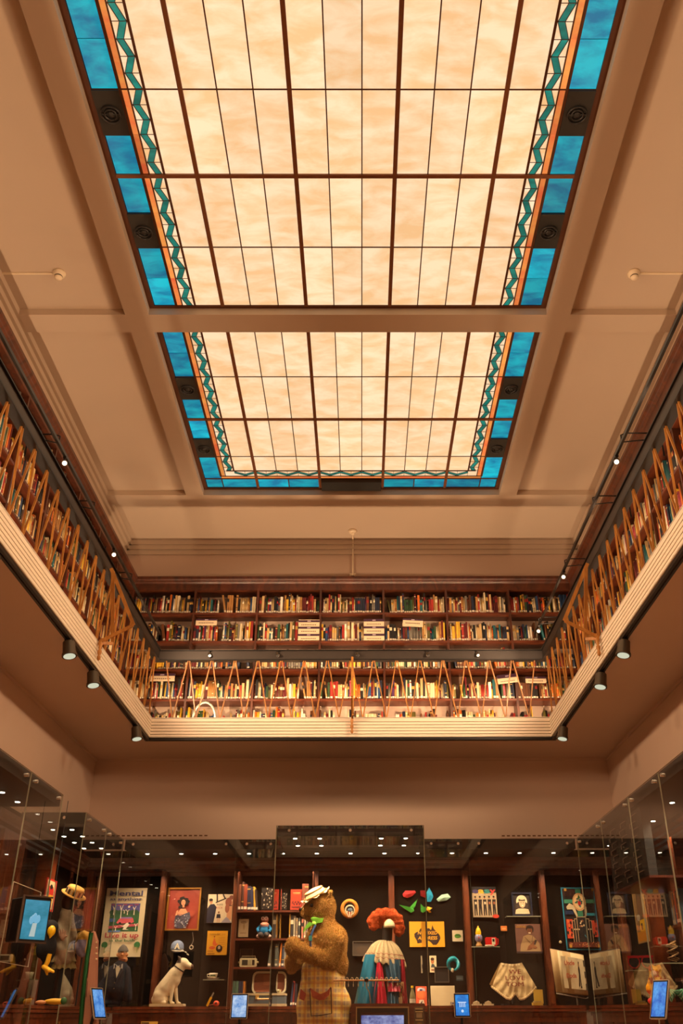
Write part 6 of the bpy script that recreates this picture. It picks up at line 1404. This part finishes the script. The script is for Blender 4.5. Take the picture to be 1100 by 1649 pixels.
# --- wall screen in an acrylic frame at the left
q = P(49, 1516, 7.6); t = thing('boxed_screen', 'black boxed screen with a turquoise picture inside the nearest left showcase', 'screen', (q.x, 7.62, P(49, 1516, 7.6).z), .80)
m = MB(); m.bev((-.115, 0, 0), (.115, .20, .315), .008); m.build('housing', BLACK, t)
m = MB(); m.box((-.12, -.012, -.012), (.12, 0, .0), lin('#4c3c34')); m.box((-.12, -.012, .315), (.12, 0, .327), lin('#4c3c34')); m.box((-.13, -.012, -.012), (-.115, 0, .327), lin('#5c4c42')); m.build('bezel', VG, t)
m = MB(); m.box((-.10, -.004, .015), (.105, -.002, .295)); m.build('screen', emit('turquoise_picture', lin('#1f7f92'), .8, (lin('#4fa6c8'), 4, (1, 1, 2))), t)
m = MB(); m.prism([(-.03, -.006, .035), (.015, -.006, .035), (.02, -.006, .13), (-.015, -.006, .13)], (0, .002, 0), lin('#dfe4dc')); m.build('screen_figure', emit('figure_glow', lin('#c4d4d0'), .75), t)
m = MB()
for k in range(5): m.ball((-.03+.014*k, -.0045, .15+.012*((k*7) % 3)), (.018, .002, .03), 10)
m.build('screen_splash', emit('splash_glow', lin('#7cc0e0'), .8), t)
t = thing('acrylic_sheet', 'clear acrylic sheet with bright edges around the boxed screen', 'panel', (0, 0, 0))
pts = [at(22, 1420, 'Y', 7.45), at(66, 1437, 'Y', 7.75), at(45, 1557, 'Y', 7.75), at(-3, 1548, 'Y', 7.45)]
m = MB(); m.tube(pts+[pts[0]], .004, 6, lin('#b8b09c')); m.build('bright_edge', VG, t); m = MB(); m.add(pts, [(3, 2, 1, 0)]); m.build('sheet', GLASS, t)
# --- bird
K0 = P(78, 1572, 8.52); t = thing('bird_figure', 'black bird figure with yellow beak and dangling yellow legs', 'figure', (K0.x, 8.52, K0.z))
def K(px, py, y=0): q = P(px, py, 8.52+y); return Vector((q.x-K0.x, y, q.z-K0.z))
blob('body', [('e', K(81, 1494), (.07, .07, .065)), ('c', K(79, 1500), K(75, 1520), .05, .065), ('e', K(75, 1524), (.085, .07, .10)), ('e', K(66, 1527, -.02), (.04, .05, .08)), ('c', K(72, 1535), K(72, 1548), .05, .02)], .01, VF, lambda p: (.012, .012, .014), 3, t)
blob('beak', [('e', K(83, 1499, -.06), (.035, .03, .045)), ('c', K(83, 1502, -.065), K(80, 1511, -.07), .025, .006)], .007, VG, lambda p: lin('#e0b014'), 2, t)
m = MB(); m.tube([K(80, 1536, -.03), K(77, 1548, -.03), K(73, 1556, -.03)], [.02, .02, .017], 10, lin('#dca818')); m.build('leg', VM, t)
blob('foot', [('c', K(70, 1557, -.04), K(79, 1563, -.08), .018, .016), ('c', K(73, 1558, -.04), K(86, 1565, -.06), .018, .012), ('c', K(73, 1558, -.04), K(76, 1569, -.06), .016, .010)], .006, VM, lambda p: lin('#dca818'), 2, t)
m = MB(); m.tube([K(80, 1486), K(80, 1486)+Vector((0, 0, RZ+.02-K0.z-K(80, 1486).z))], .003, 4, (.02, .02, .02)); m.build('hanging_wire', VM, t)
t = thing('yellow_toy', 'flat yellow toy lying on the left base cabinet', 'toy', (P(88, 1619, 9.0).x, 9.0, CTR)); m = MB(); m.ball((0, 0, .025), (.10, .04, .025), 14, lin('#c89a1c')); m.ball((.08, -.02, .03), (.03, .02, .03), 10, lin('#2c5a30')); m.build('body', VM, t); m = MB(); m.ball((-.12, -.02, .018), (.05, .03, .018), 12, lin('#b87c4c')); m.build('tail', VM, t)
_, zc = clearshelf(38, 54, 1576, 9.7, 'clear acrylic shelf under the white cup at the left', .15); t = thing('white_cup', 'small white cup on a clear shelf at the left wall', 'cup', (P(46, 1575, 9.76).x, 9.77, zc)); m = MB(); m.lathe([(.001, 0), (.03, 0), (.042, .06), (.038, .06), (.001, .01)], 0, 0, 18, WH); m.build('body', VG, t)
t = thing('cassette_tape', 'cream cassette player on a shelf at the left edge', 'cassette player', (P(5, 1549, 8.2).x, 8.2, P(5, 1549, 8.2).z)); m = MB(); m.bev((-.07, -.02, 0), (.07, .02, .055), .006, lin('#b8ac8c')); m.build('body', VG, t); m = MB(); m.box((-.05, -.024, .012), (.05, -.02, .045), lin('#3c3424')); m.build('window', VG, t)
# --- corner case: boater, jacket, gloves, turban, tall pink object
YC = 10.1; C0 = P(108, 1600, YC); t = thing('stage_outfit', 'cream stage jacket with layered frills on a black stand', 'costume', (C0.x, YC, CTR))
def J(px, py, y=0): q = P(px, py, YC+y); return Vector((q.x-C0.x, y, q.z-CTR))
blob('jacket', [('c', J(107, 1466), J(105, 1500), .05, .075), ('c', J(105, 1500), J(104, 1545), .08, .10), ('c', J(101, 1472, -.03), J(97, 1505, -.06), .035, .035), ('c', J(114, 1474, -.02), J(118, 1512, -.03), .035, .04)], .011, VF, lambda p: lin('#a89c84') if p[2] > .5 else lin('#b8987c'), 3, t, disp=lambda p: .006*math.sin(p[2]*40+p[0]*50))
ruff('frill', J(104, 1538), [(.08, .02), (.10, -.02), (.115, -.06)], 60, 14, .012, lin('#b8a274'), VF, t); ruff('frill', J(104, 1546), [(.09, .0), (.105, -.04), (.12, -.08)], 60, 13, .012, lin('#a8905c'), VF, t)
blob('glove', [('e', J(101, 1509, -.12), (.03, .014, .035)), ('c', J(96, 1507, -.12), J(95, 1500, -.125), .009, .007), ('c', J(99, 1505, -.12), J(98, 1497, -.125), .009, .007), ('c', J(102, 1505, -.12), J(102, 1497, -.125), .009, .007), ('c', J(105, 1506, -.12), J(105.5, 1499, -.125), .009, .007), ('c', J(103, 1511, -.12), J(108, 1507, -.13), .010, .008)], .005, VM, lambda p: lin('#c09478'), 2, t)
m = MB(); m.ball(J(110, 1452), (.07, .07, .10), 16, (.008, .008, .008)); m.cyl((J(105, 1550).x, 0, 0), (J(105, 1550).x, 0, J(105, 1550).z), .09, .06, 16, (.008, .008, .008)); m.build('stand_form', VM, t)
q = P(122, 1440, YC-.06); t = thing('boater_hat', 'straw boater with black striped band tilted on the stand', 'hat', (q.x-.03, YC-.03, q.z)); t.rotation_euler = (.25, .42, 0)
ST = lin('#c99c4c'); m = MB(); m.lathe([(.001, .075), (.085, .075), (.09, .06), (.09, 0)], 0, 0, 28, ST); m.build('crown', VF, t); m = MB(); m.lathe([(.09, 0), (.135, -.004), (.135, .004), (.09, .006)], 0, 0, 28, ST); m.build('brim', VF, t)
for k in range(20): a_ = 2*PI*k/20; m = MB(); m.box((-.007, -.0035, .006), (.007, .0025, .055), lin('#1a1410' if k % 2 else '#e0cc9c'), 0, Matrix.Rotation(a_, 4, 'Z') @ Matrix.Translation((0, -.0925, 0))); m.build('band_stripe', VM, t)
q = P(133, 1524, 10.0); t = thing('turban', 'gold and mauve wrapped turban beside the cream jacket', 'hat', (q.x, 10.0, q.z)); blob('wrap', [('e', (0, 0, 0), (.075, .06, .10)), ('e', (.01, 0, .09), (.065, .055, .055)), ('e', (-.02, -.02, -.02), (.07, .05, .06), (0, .5, 0))], .01, VF, lambda p: lin('#a8843c') if p[2] > .06 or p[0] > .045 else lin('#6c6478'), 2, t, disp=lambda p: .005*math.sin(p[0]*80+p[2]*60)); m = MB(); m.cyl((0, .03, -.08), (0, .03, -.16), .01, n=8, col=(.01, .01, .01)); m.cyl((0, .03, -.14), (-.0, .03, CTR-q.z), .008, n=8, col=(.01, .01, .01)); m.build('stand', VM, t)
YG = 9.35; G0 = P(135, 1640, YG); t = thing('tall_pink_guitar_case', 'tall tapering pink painted case with glittering green edge', 'case', (G0.x, YG, .3))
def T_(px, py): q = P(px, py, YG); return (q.x-G0.x, 0, q.z-.3)
m = MB(); m.prism([T_(126, 1648), (T_(122, 1648)[0]-.04, 0, 0), (T_(158, 1648)[0]+.05, 0, 0), T_(155, 1648), T_(153, 1600), T_(155, 1515), T_(150, 1499), T_(145, 1503), T_(136, 1580)], (0, .09, 0), lin('#a8745c')); m.build('body', VM, t)
m = MB(); m.tube([T_(147, 1502), T_(141, 1540), T_(136, 1580), T_(130, 1648), (T_(124, 1648)[0]-.03, 0, .05)], .022, 8, lin('#1c5a2c')); m.build('glitter_edge', vmat('glitter', .2, .6, 1.2, 220, var=.8), t)
m = MB()
for k in range(4): m.ball(Vector(T_(154, 1518+k*9))+Vector((.01, -.01, 0)), .010, 8, lin('#cbb48c')); 
m.build('tuning_pegs', VG, t)
for k in range(3): m = MB(); a_ = Vector(T_(147-k*3, 1520+30*k)); m.cyl(a_+Vector((0, -.004, 0)), Vector(T_(143-k*2, 1545+30*k))+Vector((0, -.004, 0)), .003, n=5, col=lin('#5c2c24')); m.build('seam', VM, t)
# yellow labels at the bottom edge of the picture
for x0, x1, nm in ((60, 80, 'left'), (228, 254, 'middle')):
    q0, q1 = P(x0, 1645, 11.1), P(x1, 1645, 11.1); t = thing('label_rail', 'yellow caption strip on the case rail, %s one' % nm, 'label', ((q0.x+q1.x)/2, 11.08, q0.z-.12)); m = MB(); m.box(((q0.x-q1.x)/2, 0, 0), ((q1.x-q0.x)/2, .03, .12), lin('#c89a3c')); m.build('strip', VM, t); m = MB(); m.box(((q0.x-q1.x)/2+.005, -.002, .1), (0, 0, .112), lin('#3a2c18')); m.build('print', VM, t)
# --- right case contents
YR = 9.0; q = P(1057, 1610, YR); R0 = P(1057, 1612, YR); t = thing('jester_doll', 'yellow and red harlequin doll standing in the right showcase', 'doll', (R0.x, YR, CTR))
def H_(px, py, y=0): q = P(px, py, YR+y); return Vector((q.x-R0.x, y, max(.01, q.z-CTR)))
rd = random.Random(3)
def jc(p):
    k = int((p[0]+5)*24)+int(p[2]*20); return (lin('#d89a20'), lin('#c8881c'), lin('#8c2420'), lin('#d8a83c'), lin('#b05030'))[k % 5]
blob('body', [('e', H_(1055, 1567), (.055, .05, .055)), ('c', H_(1055, 1574), H_(1058, 1592), .055, .09), ('e', H_(1058, 1592), (.10, .06, .07)), ('c', H_(1056, 1592, -.02), H_(1054, 1611, -.02), .05, .04), ('c', H_(1063, 1578, -.03), H_(1068, 1590, -.05), .03, .03), ('e', H_(1050, 1561), (.035, .03, .04)), ('e', H_(1061, 1560), (.03, .03, .035))], .009, VF, jc, 2, t)
m = MB(); m.ball(H_(1053, 1568, -.045), (.026, .02, .028), 12, lin('#e0b89c')); m.build('face', VM, t); m = MB(); m.ball(H_(1052, 1612, -.06), (.05, .04, .03), 12, lin('#c03028')); m.build('shoe', VM, t)
q = P(1032, 1549, 9.6); t = thing('red_spectacles', 'oversized red framed spectacles on a clear shelf in the right showcase', 'spectacles', (q.x, 9.6, q.z), -.3)
for s in (-1, 1): m = MB(); m.lathe([(.052, -.006), (.058, 0), (.052, .006), (.046, 0), (.052, -.006)], 0, 0, 22, lin('#c02430'), M=Matrix.Translation((s*.062, 0, 0)) @ Matrix.Rotation(PI/2, 4, 'X')); m.build('rim', VG, t); m = MB(); m.cyl((s*.062, .002, 0), (s*.062, -.002, 0), .047, n=20, col=(.02, .02, .025)); m.build('lens', VG, t)
m = MB(); m.box((-.12, -.008, .035), (.12, .008, .055), lin('#c02430')); m.build('brow_bar', VG, t)
clearshelf(1012, 1048, 1562, 9.6, 'clear acrylic shelf under the red spectacles', .14)
_, zc = clearshelf(1067, 1104, 1550, 8.6, 'clear acrylic shelf under the coiled sculpture', .18)
t = thing('coiled_sculpture', 'small coiled metal sculpture on a clear shelf at the right', 'sculpture', (P(1087, 1549, 8.68).x, 8.68, zc)); m = MB()
for k in range(3): m.tube([(.035*math.cos(a_)*(1-.2*k)-.02+.02*k, .03*math.sin(a_), .012+.15*(a_/(2*PI)/3)+.01*k) for a_ in [i*.45 for i in range(40)]], .006, 6, lin('#a88860'))
m.build('coil', vmat('dull_metal', .3, .6), t)
t = thing('green_spring_toy', 'green coiled spring toy on the right base cabinet', 'toy', (P(1090, 1605, 8.5).x, 8.5, CTR)); m = MB()
for k in range(17): a_ = PI*k/16; M = Matrix.Translation((-.05*math.cos(a_), 0, .05*math.sin(a_)+.036)) @ Matrix.Rotation(-a_+PI/2, 4, 'Y'); m.lathe([(.034, -.004), (.040, .0), (.034, .004), (.028, 0), (.034, -.004)], 0, 0, 16, lin('#3c9c6c' if k % 2 else '#9cc8a4'), M=M)
m.build('coil', VG, t)
# bookshelf at the right edge
t = thing('display_shelves', 'narrow mahogany wall shelves at the right edge', 'shelves', (0, 0, 0)); zb = at(1096, 1489, 'X', 3.10).z; yb_ = at(1096, 1489, 'X', 3.10).y
for dz in (0, -.44): m = MB(); m.box((3.05, 7.2, zb-.025+dz), (3.195, yb_+.25, zb+dz)); m.build('shelf', WOODS, t)
for k, (cc, nm) in enumerate((('#8cb0b8', 'pale blue'), ('#c8bc9c', 'cream'), ('#3c6c8c', 'mid blue'), ('#a83c30', 'red'), ('#2c3440', 'charcoal'), ('#c8a05c', 'tan'), ('#5c7c8c', 'slate'))):
    o = link('book', book_mesh(k % 4, k % 3), None, (3.08, yb_+.12-k*.042, zb), (0, 0, -PI/2), (.038, .115, .30-.012*(k % 3))); o.color = (*lin(cc), 1); tag(o, '%s book on the wall shelf at the right edge' % nm, 'book', 'books on the right wall shelf')
